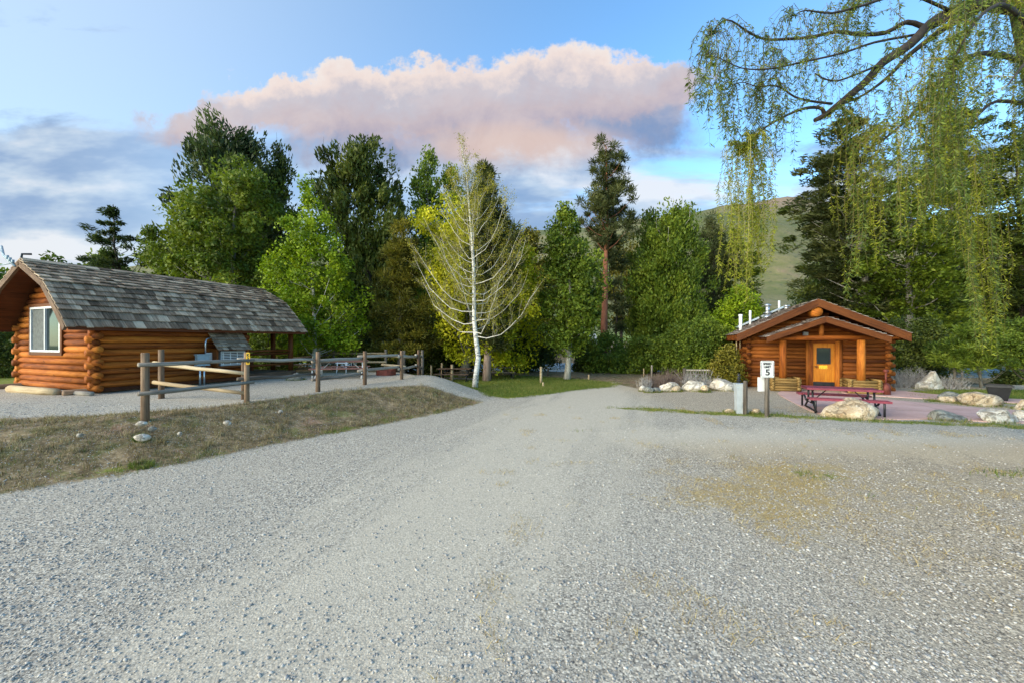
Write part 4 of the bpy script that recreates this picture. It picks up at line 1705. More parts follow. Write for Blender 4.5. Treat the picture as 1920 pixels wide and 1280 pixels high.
# ------------------------------------------------------------------ boulders
def boulder_mesh(seed, sx, sy, sz, sub=3, cuts=9, rough=.10, peak=None):
    import bmesh
    rng = random.Random(seed)
    bm = bmesh.new()
    bmesh.ops.create_icosphere(bm, subdivisions=sub, radius=1.0)
    planes = []
    for _ in range(cuts):
        n = Vector((rng.gauss(0, 1), rng.gauss(0, 1), rng.gauss(.3, .9))).normalized()
        planes.append((n, rng.uniform(.55, .85)))
    off = Vector((rng.uniform(-50, 50), rng.uniform(-50, 50), rng.uniform(-50, 50)))
    for v in bm.verts:
        p = v.co.copy()
        for n, dd in planes:
            e = p.dot(n) - dd
            if e > 0:
                p -= n * e * .92
        k = mnoise.fractal(v.co * 1.3 + off, 1.0, 2.0, 4) * rough + mnoise.noise(v.co * 4 + off) * rough * .35
        p += v.co.normalized() * k
        if peak is not None and p.z > 0:
            p.z *= 1 + .55 * math.exp(-((p.x - peak) / .42) ** 2)
        v.co = Vector((p.x * sx, p.y * sy, p.z * sz))
    me = bpy.data.meshes.new('boulder')
    bm.to_mesh(me)
    bm.free()
    me.polygons.foreach_set('use_smooth', [True] * len(me.polygons))
    return me


ROCKS = []


def boulder(label, x0, x1, y0, y1, d, m, seed, tilt=0.0, sub=4, name='boulder', cat='boulder', group=None, deep=.75, peak=None):
    w = (x1 - x0) / F * d
    h = (y1 - y0) / F * d
    cx_ = X((x0 + x1) / 2, d + w * .25)
    me = boulder_mesh(seed, w / 2 * 1.12, w / 2 * deep, h * .72, sub, peak=peak)
    me.materials.append(M[m])
    zs = [v.co.z for v in me.vertices]
    gz_ = g1(cx_, d)
    o = link(name, me)
    ROCKS.append((cx_, d + w * .25, w))
    o.location = (cx_, d + w * .25, Zp(y0, d) - max(zs) * 1.0)
    o.rotation_euler = (0, tilt, 0)
    return tag(o, label, cat, group)


BG = 'landscape boulders'
boulder('largest tan boulder in front of the maroon picnic table', 1550, 1650, 748, 787, 10.9, 'rock_tan', 7, .05, group=BG, peak=-.15)
boulder('grey green boulder at the near edge of the pink patio', 1741, 1804, 770, 791, 10.6, 'rock_grey', 12, group=BG)
boulder('rounded grey boulder behind a small yellow stone on the footpath island', 1764, 1808, 734, 752, 14.4, 'rock_grey', 15, group=BG)
boulder('small yellow stone leaning on the rounded grey boulder', 1764, 1800, 742, 756, 13.7, 'rock_tan', 18, group=BG)
boulder('long flat yellow boulder left of the black planter tub', 1806, 1870, 736, 763, 13.0, 'rock_tan', 22, .12, group=BG)
boulder('upright pale pointed boulder beside the dry brush behind the footpath', 1720, 1763, 695, 728, 17.6, 'rock_pale', 25, group=BG, peak=.1)
boulder('angular brown veined boulder at the right end of the patio edge', 1838, 1897, 767, 794, 10.4, 'rock_pale', 31, .1, group=BG, peak=.0)
boulder('smooth grey white boulder cut off by the right picture edge', 1896, 1945, 770, 797, 10.5, 'rock_pale', 33, group=BG)
boulder('tan boulder with a pale cap above the right edge boulder', 1903, 1940, 749, 772, 12.3, 'rock_tan', 36, group=BG)
boulder('flat tan boulder, leftmost of the three big ones in the brush bed', 1237, 1273, 716, 732, 16.9, 'rock_pale', 41, group=BG)
boulder('pale boulder in the middle of the three big ones in the brush bed', 1277, 1321, 713, 730, 17.0, 'rock_pale', 44, group=BG)
boulder('wide pale boulder nearest the bath house corner in the brush bed', 1325, 1384, 710, 731, 17.1, 'rock_pale', 47, .05, group=BG)
boulder('small rounded stone between two pale boulders in the brush bed', 1260, 1278, 722, 732, 16.8, 'rock_tan', 51, sub=3, group=BG)
boulder('small cream stone at the far left end of the brush bed', 1199, 1214, 722, 733, 16.9, 'rock_pale', 53, sub=3, group=BG)
boulder('dull grey stone second from the left end of the brush bed', 1208, 1226, 725, 735, 16.5, 'rock_grey', 55, sub=3, group=BG)
boulder('low flat grey stone third from the left end of the brush bed', 1223, 1240, 726, 734, 16.6, 'rock_grey', 57, sub=3, group=BG)
boulder('low brown stone tucked between the middle and wide pale boulders', 1312, 1332, 721, 731, 16.6, 'rock_tan', 58, sub=3, group=BG)
boulder('small brownish stone in the grass left of the utility pedestal', 1359, 1378, 766, 776, 11.8, 'rock_tan', 59, sub=3, group=BG)
boulder('small tan stone in the grass between the short post and the sign', 1408, 1425, 765, 775, 11.6, 'rock_tan', 61, sub=3, group=BG)
boulder('grey boulder at the foot of the left cabin porch', 540, 570, 698, 721, 15.6, 'rock_grey', 63, group=BG)
RB = 'loose stones on the bank'
for k, (lab, x0, x1, y0, y1, d) in enumerate([
        ('white flat stone on the bank, topmost of the near pair below the end post', 254, 276, 789, 796, 7.3),
        ('largest pale oval stone low on the bank below the end post', 249, 281, 814, 825, 6.55),
        ('grey oval stone right of the white flat stone on the bank', 277, 295, 799, 806, 7.0),
        ('small white stone on the left part of the bank', 143, 156, 812, 819, 6.4),
        ('small round pale stone between the two large bank stones and the road', 332, 343, 809, 815, 6.9),
        ('pale stone on the bank below the marker post', 419, 433, 788, 796, 8.0),
        ('white stone on the bank right of the marker post', 520, 530, 768, 774, 9.4),
        ('white stone on the bank below the third fence post', 622, 632, 748, 753, 11.6),
        ('pale stone on the bank between the third and fourth posts', 668, 678, 744, 749, 12.2),
        ('small white stone below the fifth fence post', 760, 767, 723, 727, 14.3)]):
    boulder(lab, x0, x1, y0, y1, d, 'rock_pale' if k not in (2,) else 'rock_grey', 100 + k, 0, 2, 'stone', 'stone', RB, deep=.8)
# ------------------------------------------------------------------ foliage
def unit(v):
    return v / np.maximum(np.linalg.norm(v, axis=1, keepdims=True), 1e-9)


def leaf_quads(c, axis, nrm, ln, w):
    """kite shaped leaves: centre, long axis, approximate normal -> verts, quads"""
    axis = unit(axis)
    side = unit(np.cross(axis, nrm))
    ln = np.broadcast_to(np.asarray(ln, dtype=np.float64), (len(c),))[:, None]
    w = np.broadcast_to(np.asarray(w, dtype=np.float64), (len(c),))[:, None]
    up = unit(np.cross(side, axis))
    v = np.stack([c - axis * ln * .5, c + side * w * .5 + up * w * .12, c + axis * ln * .5, c - side * w * .5 + up * w * .12], 1)
    return v.reshape(-1, 3), np.arange(len(c) * 4).reshape(-1, 4)


LC = {
    'dark': [(0.018, 0.034, 0.010), (0.044, 0.074, 0.018), (0.095, 0.130, 0.034)],
    'darkblue': [(0.016, 0.032, 0.015), (0.040, 0.068, 0.026), (0.080, 0.115, 0.042)],
    'mid': [(0.034, 0.062, 0.010), (0.080, 0.135, 0.018), (0.15, 0.21, 0.030)],
    'poplar': [(0.040, 0.078, 0.013), (0.090, 0.155, 0.022), (0.165, 0.24, 0.036)],
    'bright': [(0.055, 0.125, 0.008), (0.115, 0.235, 0.012), (0.20, 0.34, 0.022)],
    'yellow': [(0.13, 0.17, 0.008), (0.27, 0.33, 0.012), (0.42, 0.46, 0.03)],
    'olive': [(0.040, 0.048, 0.010), (0.095, 0.105, 0.018), (0.19, 0.19, 0.035)],
    'pine': [(0.022, 0.034, 0.013), (0.050, 0.068, 0.025), (0.105, 0.125, 0.050)],
    'shrub': [(0.030, 0.064, 0.012), (0.075, 0.135, 0.022), (0.15, 0.22, 0.035)],
    'gold': [(0.10, 0.115, 0.012), (0.21, 0.235, 0.018), (0.38, 0.38, 0.04)],
    'wil': [(0.045, 0.068, 0.020), (0.10, 0.14, 0.036), (0.19, 0.23, 0.06)],
    'catkin': [(0.09, 0.11, 0.015), (0.20, 0.22, 0.03), (0.34, 0.34, 0.07)],
}
for k in LC:   # spring foliage leans to yellow
    f = {'darkblue': (1.35, 1.18, .95), 'wil': (1.1, 1.12, .8), 'gold': (.98, .98, .8), 'bright': (1.6, 1.15, .65), 'pine': (1.3, 1.14, .9)}.get(k, (1.5, 1.24, .8))
    LC[k] = [tuple(a * b for a, b in zip(c, f)) for c in LC[k]]
for k, v in list(LC.items()):
    M['leaf_' + k] = mat_leaf(k + '_foliage', v)
M['bark_grey'] = mat_bark('grey_bark', (0.08, 0.07, 0.055), (0.26, 0.24, 0.20))
M['bark_pale'] = mat_bark('pale_bark', (0.20, 0.18, 0.14), (0.46, 0.43, 0.36))
M['bark_dark'] = mat_bark('dark_bark', (0.016, 0.011, 0.007), (0.055, 0.038, 0.025))
M['bark_red'] = mat_bark('red_pine_bark', (0.11, 0.036, 0.018), (0.38, 0.135, 0.06))
M['bark_pink'] = mat_bark('pinkish_pine_bark', (0.13, 0.085, 0.06), (0.36, 0.26, 0.20))
M['bark_birch'] = mat_bark('white_birch_bark', (0.06, 0.055, 0.05), (0.60, 0.58, 0.52), 3.6, bands=True)
M['twig_pale'] = mat_flat('pale_twig', (0.54, 0.51, 0.44), .8, var=.2)
M['twig_olive'] = mat_flat('olive_twig', (0.25, 0.22, 0.13), .8, var=.3)
M['twig_grey'] = mat_flat('grey_twig', (0.30, 0.27, 0.24), .85, var=.3)
M['twig_brown'] = mat_flat('brown_twig', (0.16, 0.11, 0.085), .85, var=.3)


def clump_leaves(rng, centers, crs, per, ln, w, style, axis_c, ctint, flat=1.0):
    n = len(centers)
    N = n * per
    idx = np.repeat(np.arange(n), per)
    dirn = unit(rng.normal(size=(N, 3)))
    rad = rng.random(N) ** 0.45
    off = dirn * (rad * crs[idx])[:, None]
    off[:, 2] *= flat
    if style == 'up':
        off[:, 2] *= 1.35
    c = centers[idx] + off
    out = centers[idx] - axis_c[idx]
    out[:, 2] = 0
    out = unit(out + 1e-4)
    rnd = rng.normal(size=(N, 3))
    if style == 'up':
        ax = np.array([0, 0, 1.0]) * .9 + out * .45 + rnd * .45
        nr = rng.normal(size=(N, 3)) + out * .5
    elif style == 'needle':
        ax = dirn * 1.0 + np.array([0, 0, .35]) + rnd * .35
        nr = rng.normal(size=(N, 3))
    elif style == 'flat':
        ax = out * .9 + np.array([0, 0, .15]) + rnd * .4
        nr = np.array([0, 0, 1.0]) + rng.normal(size=(N, 3)) * .5
    else:
        ax = rnd + out * .3 - np.array([0, 0, .25])
        nr = out * .5 + np.array([0, 0, .5]) + rng.normal(size=(N, 3)) * .7
    s = rng.uniform(.65, 1.35, N)
    v, q = leaf_quads(c, ax, nr, ln * s, w * s)
    t = np.clip(ctint[idx] + rng.normal(size=N) * .16, 0, 1)
    return v, q, t


def tree(name, label, cat, d, prof, leaf, bark, base, trunk_r, n_cl=130, cr=.7, per=110, ln=.22, w=.12, style='broad', seed=0,
         trunk_top=None, limbs=26, flat=1.0, fill=.55, group=None, depth=.85, sparse_low=0.0, limb_r=.3, extra_leaf=None, lean=None):
    """crown silhouette prof: (photo y, x left, x right) turned into a solid of real size at distance d"""
    rng = np.random.default_rng(seed)
    pr = random.Random(seed)
    bx, by = X(base[0], d), d
    bz = g1(bx, by) - .05
    if len(base) > 1:
        bz = min(bz, Zp(base[1], d))
    root = thing(name, label, cat, (bx, by, bz), 0, group)
    org = np.array([bx, by, bz])
    P = sorted(prof, key=lambda p: -p[0])                      # bottom to top
    pz = np.array([Zp(p[0], d) for p in P])
    pc = np.array([X((p[1] + p[2]) / 2, d) for p in P])
    prr = np.array([(p[2] - p[1]) / 2 / F * d for p in P])
    zs = np.linspace(pz[0], pz[-1], 400)
    wts = np.interp(zs, pz, prr) ** 1.25 + .02
    wts = wts * (1 - sparse_low * (1 - (zs - pz[0]) / (pz[-1] - pz[0])))
    z = rng.choice(zs, n_cl, p=wts / wts.sum())
    R = np.interp(z, pz, prr)
    th = rng.random(n_cl) * 2 * np.pi
    k1, k2 = rng.random(2) * 9
    hz = 2.2 / max(.8, prr.max() * .42)
    R = R * (.66 + .66 * fbm(th * 1.1 + k1 * 7, z * hz * .5 + k2 * 5, 1.0, seed, 3))
    crs = cr * rng.uniform(.45, 1.25, n_cl)
    crs = np.minimum(crs, .28 + R * .75)
    rho = rng.random(n_cl) ** fill
    rr = np.maximum(R - crs * .38, 0.02) * rho * rng.uniform(.92, 1.12, n_cl)
    c = np.stack([np.interp(z, pz, pc) + np.cos(th) * rr, d + np.sin(th) * rr * depth, z], 1)
    if style == 'flat':
        c[:, 2] += -.0
    axc = np.stack([np.interp(z, pz, pc), np.full(n_cl, d), z], 1)
    ct = np.clip(rng.normal(.48, .25, n_cl), .05, .98)
    v, q, t = clump_leaves(rng, c, crs, per, ln, w, style, axc, ct, flat)
    raw_mesh('crown', v - org, q, t, M['leaf_' + leaf], root)
    if extra_leaf:
        k = extra_leaf[1]
        sel = rng.choice(n_cl, k, replace=False)
        v, q, t = clump_leaves(rng, c[sel], crs[sel], per, ln, w, style, axc[sel], ct[sel], flat)
        raw_mesh('crown', v - org, q, t, M['leaf_' + extra_leaf[0]], root)
    # trunk
    zt = Zp(trunk_top, d) if trunk_top else pz[-1] - (pz[-1] - pz[0]) * .08
    n = 9
    b = MB(seed)
    pts, rad = [], []
    for i in range(n):
        f = i / (n - 1)
        zz_ = bz + (zt - bz) * f
        cxx = bx + (np.interp(zz_, pz, pc) - bx) * min(1, max(0, (zz_ - bz) / max(.5, pz[-1] - bz)) * 1.1)
        if lean:
            cxx = bx + lean * (zz_ - bz) * max(0, 1 - f)
        pts.append(Vector((cxx + pr.uniform(-.05, .05) * trunk_r * 3, by + pr.uniform(-.04, .04), zz_)))
        rad.append(trunk_r * (1.15 if i == 0 else 1) * (1 - f * .88))
    b.tube(pts, rad, 10)
    b.build('trunk', M[bark], root, True, tuple(org))
    # limbs out to the larger clumps
    if limbs:
        b = MB(seed + 1)
        order = rng.permutation(n_cl)[:limbs]
        for k in order:
            e = Vector(c[k])
            dz_ = max(.3, rr[k] * pr.uniform(.5, 1.0))
            zs_ = max(bz + (zt - bz) * .12, min(zt, e.z - dz_))
            f = (zs_ - bz) / (zt - bz)
            i = min(n - 2, int(f * (n - 1)))
            s = pts[i].lerp(pts[i + 1], f * (n - 1) - i)
            m1 = s.lerp(e, .45) + Vector((0, 0, -.10 * rr[k]))
            r0 = max(.012, trunk_r * limb_r * (1 - f * .7))
            if style == 'up' and e.z > pz[0] + (pz[-1] - pz[0]) * .55:
                e2 = e + Vector((pr.uniform(-.35, .35), pr.uniform(-.3, .3), pr.uniform(.7, 1.7)))
                b.tube([s, m1, e, e2], [r0, r0 * .65, max(.02, r0 * .25), .006], 5, False)
            else:
                b.tube([s, m1, e], [r0, r0 * .65, r0 * .18], 5, False)
        b.build('limbs', M[bark], root, True, tuple(org))
    return root


BT = 'trees along the river'
# ---- big trees behind the left cabin
tree('cottonwood', 'windblown dark tree standing alone behind the left cabin roof', 'tree', 30, [(368, 206, 216), (395, 186, 238), (430, 165, 262), (470, 140, 285), (500, 150, 300), (560, 160, 300)],
     'darkblue', 'bark_dark', (222, 680), .20, 75, .5, 75, .40, .10, 'flat', 1, fill=.7, group=BT, flat=.6, limbs=60)
tree('cottonwood', 'tallest dark cottonwood behind the left cabin, with a pointed tip', 'tree', 33, [(222, 412, 440), (245, 385, 462), (290, 345, 500), (345, 330, 540), (420, 330, 560), (520, 335, 570), (640, 340, 560)],
     'darkblue', 'bark_dark', (440, 680), .4, 240, 1.05, 130, .46, .15, 'up', 2, limbs=40, group=BT)
tree('maple_tree', 'broad green leafy tree directly behind the left cabin roof', 'tree', 27, [(300, 420, 480), (340, 380, 520), (400, 325, 550), (460, 312, 560), (540, 300, 565), (620, 330, 560), (670, 350, 540)],
     'mid', 'bark_grey', (440, 690), .3, 260, .85, 140, .26, .13, 'broad', 3, limbs=40, group=BT)
tree('bush', 'low dark green thicket between the lone tree and the broad tree', 'bush', 29, [(455, 285, 310), (480, 262, 340), (540, 255, 350), (680, 250, 360)], 'mid', 'bark_dark', (300, 690), .1, 90, .8, 110, .26, .13, 'broad', 4, limbs=0, group=BT)
tree('cottonwood', 'narrow dark tree peeking out right of the tallest cottonwood', 'tree', 35, [(280, 512, 528), (300, 498, 545), (335, 488, 560), (420, 490, 565), (520, 490, 570), (660, 500, 560)], 'dark', 'bark_dark', (530, 690), .22, 100, .8, 110, .38, .13, 'up', 5, group=BT)
tree('cottonwood', 'dark olive cottonwood with many pointed tips left of the green poplars', 'tree', 34, [(266, 680, 700), (285, 650, 722), (320, 600, 745), (370, 590, 760), (430, 595, 775), (520, 610, 775), (600, 630, 770), (690, 640, 760)],
     'dark', 'bark_dark', (690, 690), .4, 260, .95, 130, .42, .14, 'up', 6, limbs=40, group=BT)
tree('poplar', 'green poplar with a tall narrow crown behind the yellow willow', 'tree', 37, [(285, 788, 808), (305, 778, 822), (350, 768, 830), (400, 770, 838), (480, 775, 850), (680, 780, 850)], 'poplar', 'bark_grey', (810, 690), .25, 130, .8, 110, .30, .16, 'up', 7, group=BT)
tree('poplar', 'second green poplar, rounder and lower, right of the narrow one', 'tree', 38, [(315, 838, 856), (335, 826, 868), (380, 820, 878), (460, 815, 885), (680, 820, 880)], 'poplar', 'bark_grey', (850, 690), .25, 110, .8, 110, .30, .16, 'up', 8, group=BT)
# ---- middle row
tree('aspen', 'bright lime green aspen with a white trunk behind the cabin porch', 'tree', 20.5, [(335, 566, 578), (370, 548, 600), (400, 535, 625), (440, 512, 650), (500, 498, 668), (560, 495, 682), (610, 500, 690), (655, 520, 680)],
     'bright', 'bark_birch', (588, 700), .13, 250, .52, 95, .13, .10, 'broad', 11, trunk_top=430, limbs=40, group=BT, fill=.65, limb_r=.25)
tree('pine_tree', 'olive green young pine left of the yellow willow', 'tree', 22.5, [(412, 748, 758), (440, 735, 775), (490, 712, 790), (550, 700, 800), (610, 695, 815), (665, 705, 815)],
     'olive', 'bark_grey', (748, 700), .13, 210, .55, 120, .26, .045, 'needle', 12, trunk_top=430, limbs=50, flat=.7, group=BT, limb_r=.2)
tree('willow', 'yellow green spring willow with a rounded crown behind the birch', 'tree', 24.0, [(388, 820, 880), (405, 790, 930), (440, 775, 980), (490, 785, 1030), (560, 790, 1045), (620, 795, 1035), (680, 830, 1000)],
     'yellow', 'bark_grey', (870, 700), .3, 260, .75, 120, .20, .09, 'broad', 13, limbs=40, group=BT)
tree('pine_tree', 'tall dark pine with a pinkish bare trunk just right of the birch', 'tree', 21.5, [(312, 898, 916), (345, 884, 935), (400, 870, 960), (450, 868, 978), (510, 878, 982), (560, 885, 972), (610, 885, 960), (650, 890, 950)],
     'pine', 'bark_pink', (913, 718), .22, 230, .62, 120, .30, .05, 'needle', 14, trunk_top=330, limbs=60, flat=.65, group=BT, sparse_low=.35, limb_r=.25)
tree('bush', 'dark green thicket of low boughs behind the birch trunk', 'bush', 27.5, [(560, 800, 900), (600, 780, 980), (640, 770, 1010), (690, 775, 1010)], 'dark', 'bark_dark', (880, 705), .15, 130, .75, 110, .24, .12, 'broad', 15, limbs=14, group=BT)
tree('cottonwood', 'leaning pale trunked cottonwood at the back of the lawn', 'tree', 22.5, [(386, 1048, 1062), (410, 1032, 1080), (450, 1018, 1110), (510, 1012, 1130), (580, 1010, 1130), (630, 1015, 1120), (655, 1030, 1105)],
     'poplar', 'bark_pale', (1063, 715), .19, 190, .58, 120, .17, .10, 'broad', 16, trunk_top=450, limbs=36, group=BT, fill=.6, lean=.10)
tree('pine_tree', 'tallest ponderosa pine with a bare rust red trunk', 'tree', 29.5, [(262, 1116, 1154), (272, 1108, 1166), (320, 1100, 1175), (360, 1092, 1185), (395, 1086, 1192), (425, 1086, 1198), (455, 1095, 1190)],
     'pine', 'bark_red', (1129, 700), .30, 150, .55, 105, .38, .055, 'needle', 17, trunk_top=275, limbs=70, flat=.75, group=BT, fill=.6, limb_r=.28)
tree('pine_boughs', 'low hanging dark bough cluster tree between ponderosa and lawn cottonwood', 'tree', 31, [(430, 1120, 1160), (470, 1100, 1185), (520, 1100, 1180), (580, 1140, 1185), (620, 1150, 1180)], 'pine', 'bark_dark', (1150, 700), .1, 60, .6, 100, .36, .06, 'needle', 18, limbs=20, flat=.6, group=BT)
tree('cottonwood', 'green cottonwood with a pale straight trunk right of the ponderosa', 'tree', 31, [(385, 1262, 1282), (400, 1235, 1305), (440, 1200, 1312), (500, 1180, 1318), (560, 1172, 1320), (620, 1180, 1310), (650, 1200, 1300)],
     'poplar', 'bark_pale', (1245, 700), .20, 240, .8, 150, .24, .11, 'up', 19, trunk_top=420, limbs=44, group=BT, fill=.7)
tree('cottonwood', 'slim dark poplar between the ponderosa and the pale trunk cottonwood', 'tree', 33, [(400, 1205, 1225), (430, 1185, 1245), (500, 1175, 1250), (600, 1170, 1250), (680, 1175, 1245)], 'mid', 'bark_dark', (1212, 700), .16, 110, .8, 110, .32, .13, 'up', 20, group=BT)
tree('pine_tree', 'dark pine at the foot of the hill left of the bath house', 'tree', 36, [(404, 1325, 1345), (430, 1308, 1365), (480, 1300, 1378), (560, 1295, 1385), (660, 1295, 1385)], 'pine', 'bark_dark', (1335, 700), .22, 150, .8, 120, .38, .06, 'needle', 21, flat=.8, group=BT)
tree('maple_tree', 'dull olive tree closing the gap between the yellow willow and the lawn cottonwood', 'tree', 37, [(436, 985, 1005), (460, 960, 1035), (520, 945, 1050), (600, 945, 1055), (680, 950, 1050)], 'olive', 'bark_dark', (1000, 700), .2, 150, .8, 120, .28, .14, 'broad', 22, limbs=20, group=BT)
tree('maple_tree', 'dull green tree low behind the ponderosa and the pale trunk cottonwood', 'tree', 40, [(440, 1155, 1185), (490, 1115, 1220), (560, 1110, 1220), (620, 1115, 1215)], 'olive', 'bark_dark', (1165, 690), .2, 70, .8, 90, .28, .14, 'broad', 23, limbs=20, group=BT)
tree('pine_tree', 'broad dark pine low on the hill foot, just left of the hanging willow strands', 'tree', 39, [(418, 1335, 1350), (440, 1310, 1385), (500, 1300, 1425), (580, 1300, 1440), (660, 1300, 1440)], 'mid', 'bark_dark', (1365, 690), .2, 170, .9, 120, .32, .12, 'flat', 24, flat=.7, limbs=20, group=BT)
# ---- trees behind the bath house
tree('douglas_fir', 'big dark fir behind the bath house roof peak', 'tree', 29, [(200, 1575, 1600), (235, 1545, 1625), (290, 1515, 1650), (360, 1490, 1670), (430, 1500, 1680), (520, 1510, 1690), (600, 1520, 1700), (680, 1540, 1690)],
     'pine', 'bark_grey', (1640, 690), .34, 190, .95, 130, .40, .10, 'flat', 31, limbs=60, flat=.45, fill=.8, group=BT)
tree('douglas_fir', 'full dark fir close behind the bath house ridge, left of the big fir trunk', 'tree', 33, [(285, 1530, 1575), (350, 1496, 1640), (420, 1482, 1655), (520, 1486, 1665), (600, 1500, 1660), (680, 1510, 1650)],
     'dark', 'bark_grey', (1570, 700), .3, 230, .9, 130, .36, .12, 'flat', 38, limbs=50, flat=.55, fill=.7, group=BT)
tree('cottonwood', 'dark leafy tree behind the right roof slope of the bath house', 'tree', 27, [(330, 1660, 1760), (380, 1620, 1800), (450, 1600, 1810), (530, 1600, 1810), (600, 1620, 1810), (690, 1650, 1800)],
     'mid', 'bark_grey', (1700, 700), .3, 230, .85, 125, .26, .12, 'flat', 32, limbs=40, flat=.6, group=BT)
tree('douglas_fir', 'tall dark fir right of the bath house behind the hanging willow', 'tree', 31, [(150, 1760, 1790), (220, 1725, 1830), (300, 1700, 1850), (360, 1690, 1870), (420, 1700, 1880), (520, 1710, 1880), (620, 1730, 1880), (690, 1750, 1860)],
     'dark', 'bark_grey', (1790, 700), .34, 190, 1.0, 130, .40, .10, 'flat', 33, limbs=60, flat=.45, fill=.8, group=BT)
tree('douglas_fir', 'dark fir at the right picture edge above the river', 'tree', 30, [(230, 1880, 1920), (300, 1850, 1960), (380, 1820, 2000), (480, 1800, 2020), (580, 1820, 2020), (660, 1840, 2000)],
     'dark', 'bark_dark', (1915, 690), .3, 230, .95, 130, .36, .11, 'flat', 34, limbs=40, flat=.5, group=BT)
tree('cottonwood', 'low dark tree filling the gap behind the fir and the small pine', 'tree', 33, [(470, 1700, 1900), (520, 1660, 1930), (600, 1640, 1940), (660, 1650, 1930)], 'dark', 'bark_dark', (1760, 695), .2, 170, .95, 120, .30, .13, 'broad', 35, limbs=20, group=BT)
tree('pine_tree', 'small green pine with two thin trunks beside the river', 'tree', 18.2, [(600, 1832, 1850), (620, 1805, 1872), (640, 1785, 1890), (660, 1765, 1900), (685, 1760, 1895)],
     'shrub', 'bark_grey', (1843, 735), .07, 120, .42, 130, .20, .035, 'needle', 36, limbs=30, flat=.6, group=BT)
round_post('thin bare grey trunk left under the small pine by the river', 1790, 18.5, 672, .05, 'grey_wood', cat='tree trunk')
# ---- shrubs and saplings
SH = 'shrubs along the river bank'
for k, (lab, d, prof, leaf, bx, n) in enumerate([
        ('dark rounded shrub at the foot of the red ponderosa trunk', 27.5, [(632, 1120, 1150), (650, 1098, 1185), (680, 1090, 1200), (705, 1095, 1200)], 'shrub', 1140, 110),
        ('dark shrub left of the ponderosa near the leaning trunk', 28.5, [(640, 1085, 1110), (660, 1070, 1125), (700, 1070, 1125)], 'dark', 1098, 70),
        ('green shrub hanging over the river left of the brush bed', 26.5, [(630, 1200, 1250), (650, 1180, 1275), (680, 1175, 1280), (695, 1180, 1280)], 'shrub', 1225, 110),
        ('tall bright green shrub left of the bath house roof', 23, [(540, 1382, 1400), (565, 1355, 1420), (600, 1335, 1420), (650, 1320, 1400), (690, 1325, 1390)], 'bright', 1370, 120),
        ('arching green shrub between the brush bed and the bright shrub', 22, [(600, 1305, 1345), (630, 1280, 1370), (670, 1265, 1375), (705, 1275, 1375)], 'shrub', 1320, 120),
        ('olive rounded shrub against the bath house corner', 18.3, [(655, 1362, 1376), (668, 1345, 1385), (690, 1335, 1393), (716, 1335, 1394)], 'olive', 1362, 110),
        ('green shrub in front of the pale trunk cottonwood', 25, [(610, 1265, 1290), (640, 1240, 1310), (680, 1230, 1315), (705, 1240, 1310)], 'shrub', 1272, 110),
        ('dark thicket behind the lawn left of the leaning cottonwood', 29, [(600, 960, 1020), (640, 930, 1050), (685, 930, 1055), (692, 930, 1050)], 'dark', 985, 130),
        ('dark shrub mass under the aspen behind the platform fence', 26, [(600, 600, 700), (640, 580, 740), (690, 570, 760), (715, 570, 760)], 'dark', 660, 150),
        ('dark shrub row behind the fence corner and pale posts', 28, [(620, 740, 810), (660, 720, 860), (700, 720, 880), (712, 720, 880)], 'dark', 790, 150),
        ('green shrub seen through the open porch of the left cabin', 22, [(600, 470, 530), (640, 440, 570), (690, 430, 580), (712, 430, 580)], 'mid', 500, 120),
        ('dark bush left of the left cabin gable', 17, [(618, -30, 30), (650, -60, 45), (690, -70, 45), (706, -60, 40)], 'dark', 0, 90),
        ('grey green bush at the right edge above the planter tub', 15.5, [(600, 1900, 1960), (640, 1885, 1990), (680, 1890, 1990)], 'shrub', 1940, 80),
        ('low green bush at the water edge right of the small pine', 20, [(697, 1885, 1900), (706, 1870, 1920), (722, 1868, 1925)], 'dark', 1895, 30),
        ('dark low bush behind the bath house right corner', 21, [(600, 1680, 1740), (640, 1665, 1780), (690, 1665, 1780), (712, 1668, 1770)], 'dark', 1715, 110),
        ('leafy thicket on the bank behind the broad tree', 31, [(560, 360, 480), (620, 320, 560), (690, 310, 570)], 'dark', 430, 130)]):
    tree('shrub', lab, 'shrub', d, prof, leaf, 'bark_dark', (bx, 715), .05, n, .5 * d / 24, 105, .15 * d / 24, .08 * d / 24, 'broad', 60 + k, limbs=14, group=SH, fill=.5, limb_r=.6)
# ---- woods across the river, each tree on its own
rng_ = random.Random(5)
FT = 'far trees across the river'
for k in range(26):
    px = -260 + k * 95 + rng_.uniform(-25, 25)
    if 1120 < px < 1210 or 1395 < px < 1480:
        continue
    d = rng_.uniform(52, 62)
    top = rng_.uniform(470, 560)
    hw = rng_.uniform(45, 70)
    pl = 'left of the ponderosa' if px < 1130 else 'right of the ponderosa'
    lab = 'distant dark tree in the wood across the river, half hidden behind nearer trees'
    tree('distant_tree', lab, 'tree', d, [(top, px - 10, px + 10), (top + 40, px - hw * .7, px + hw * .7), (top + 90, px - hw, px + hw), (650, px - hw, px + hw), (676, px - hw * .8, px + hw * .8)],
         rng_.choice(['dark', 'mid', 'dark', 'poplar']), 'bark_dark', (px, 676), .25, 70, 1.7, 90, .62, .32, 'broad', 200 + k, limbs=10, group=FT)


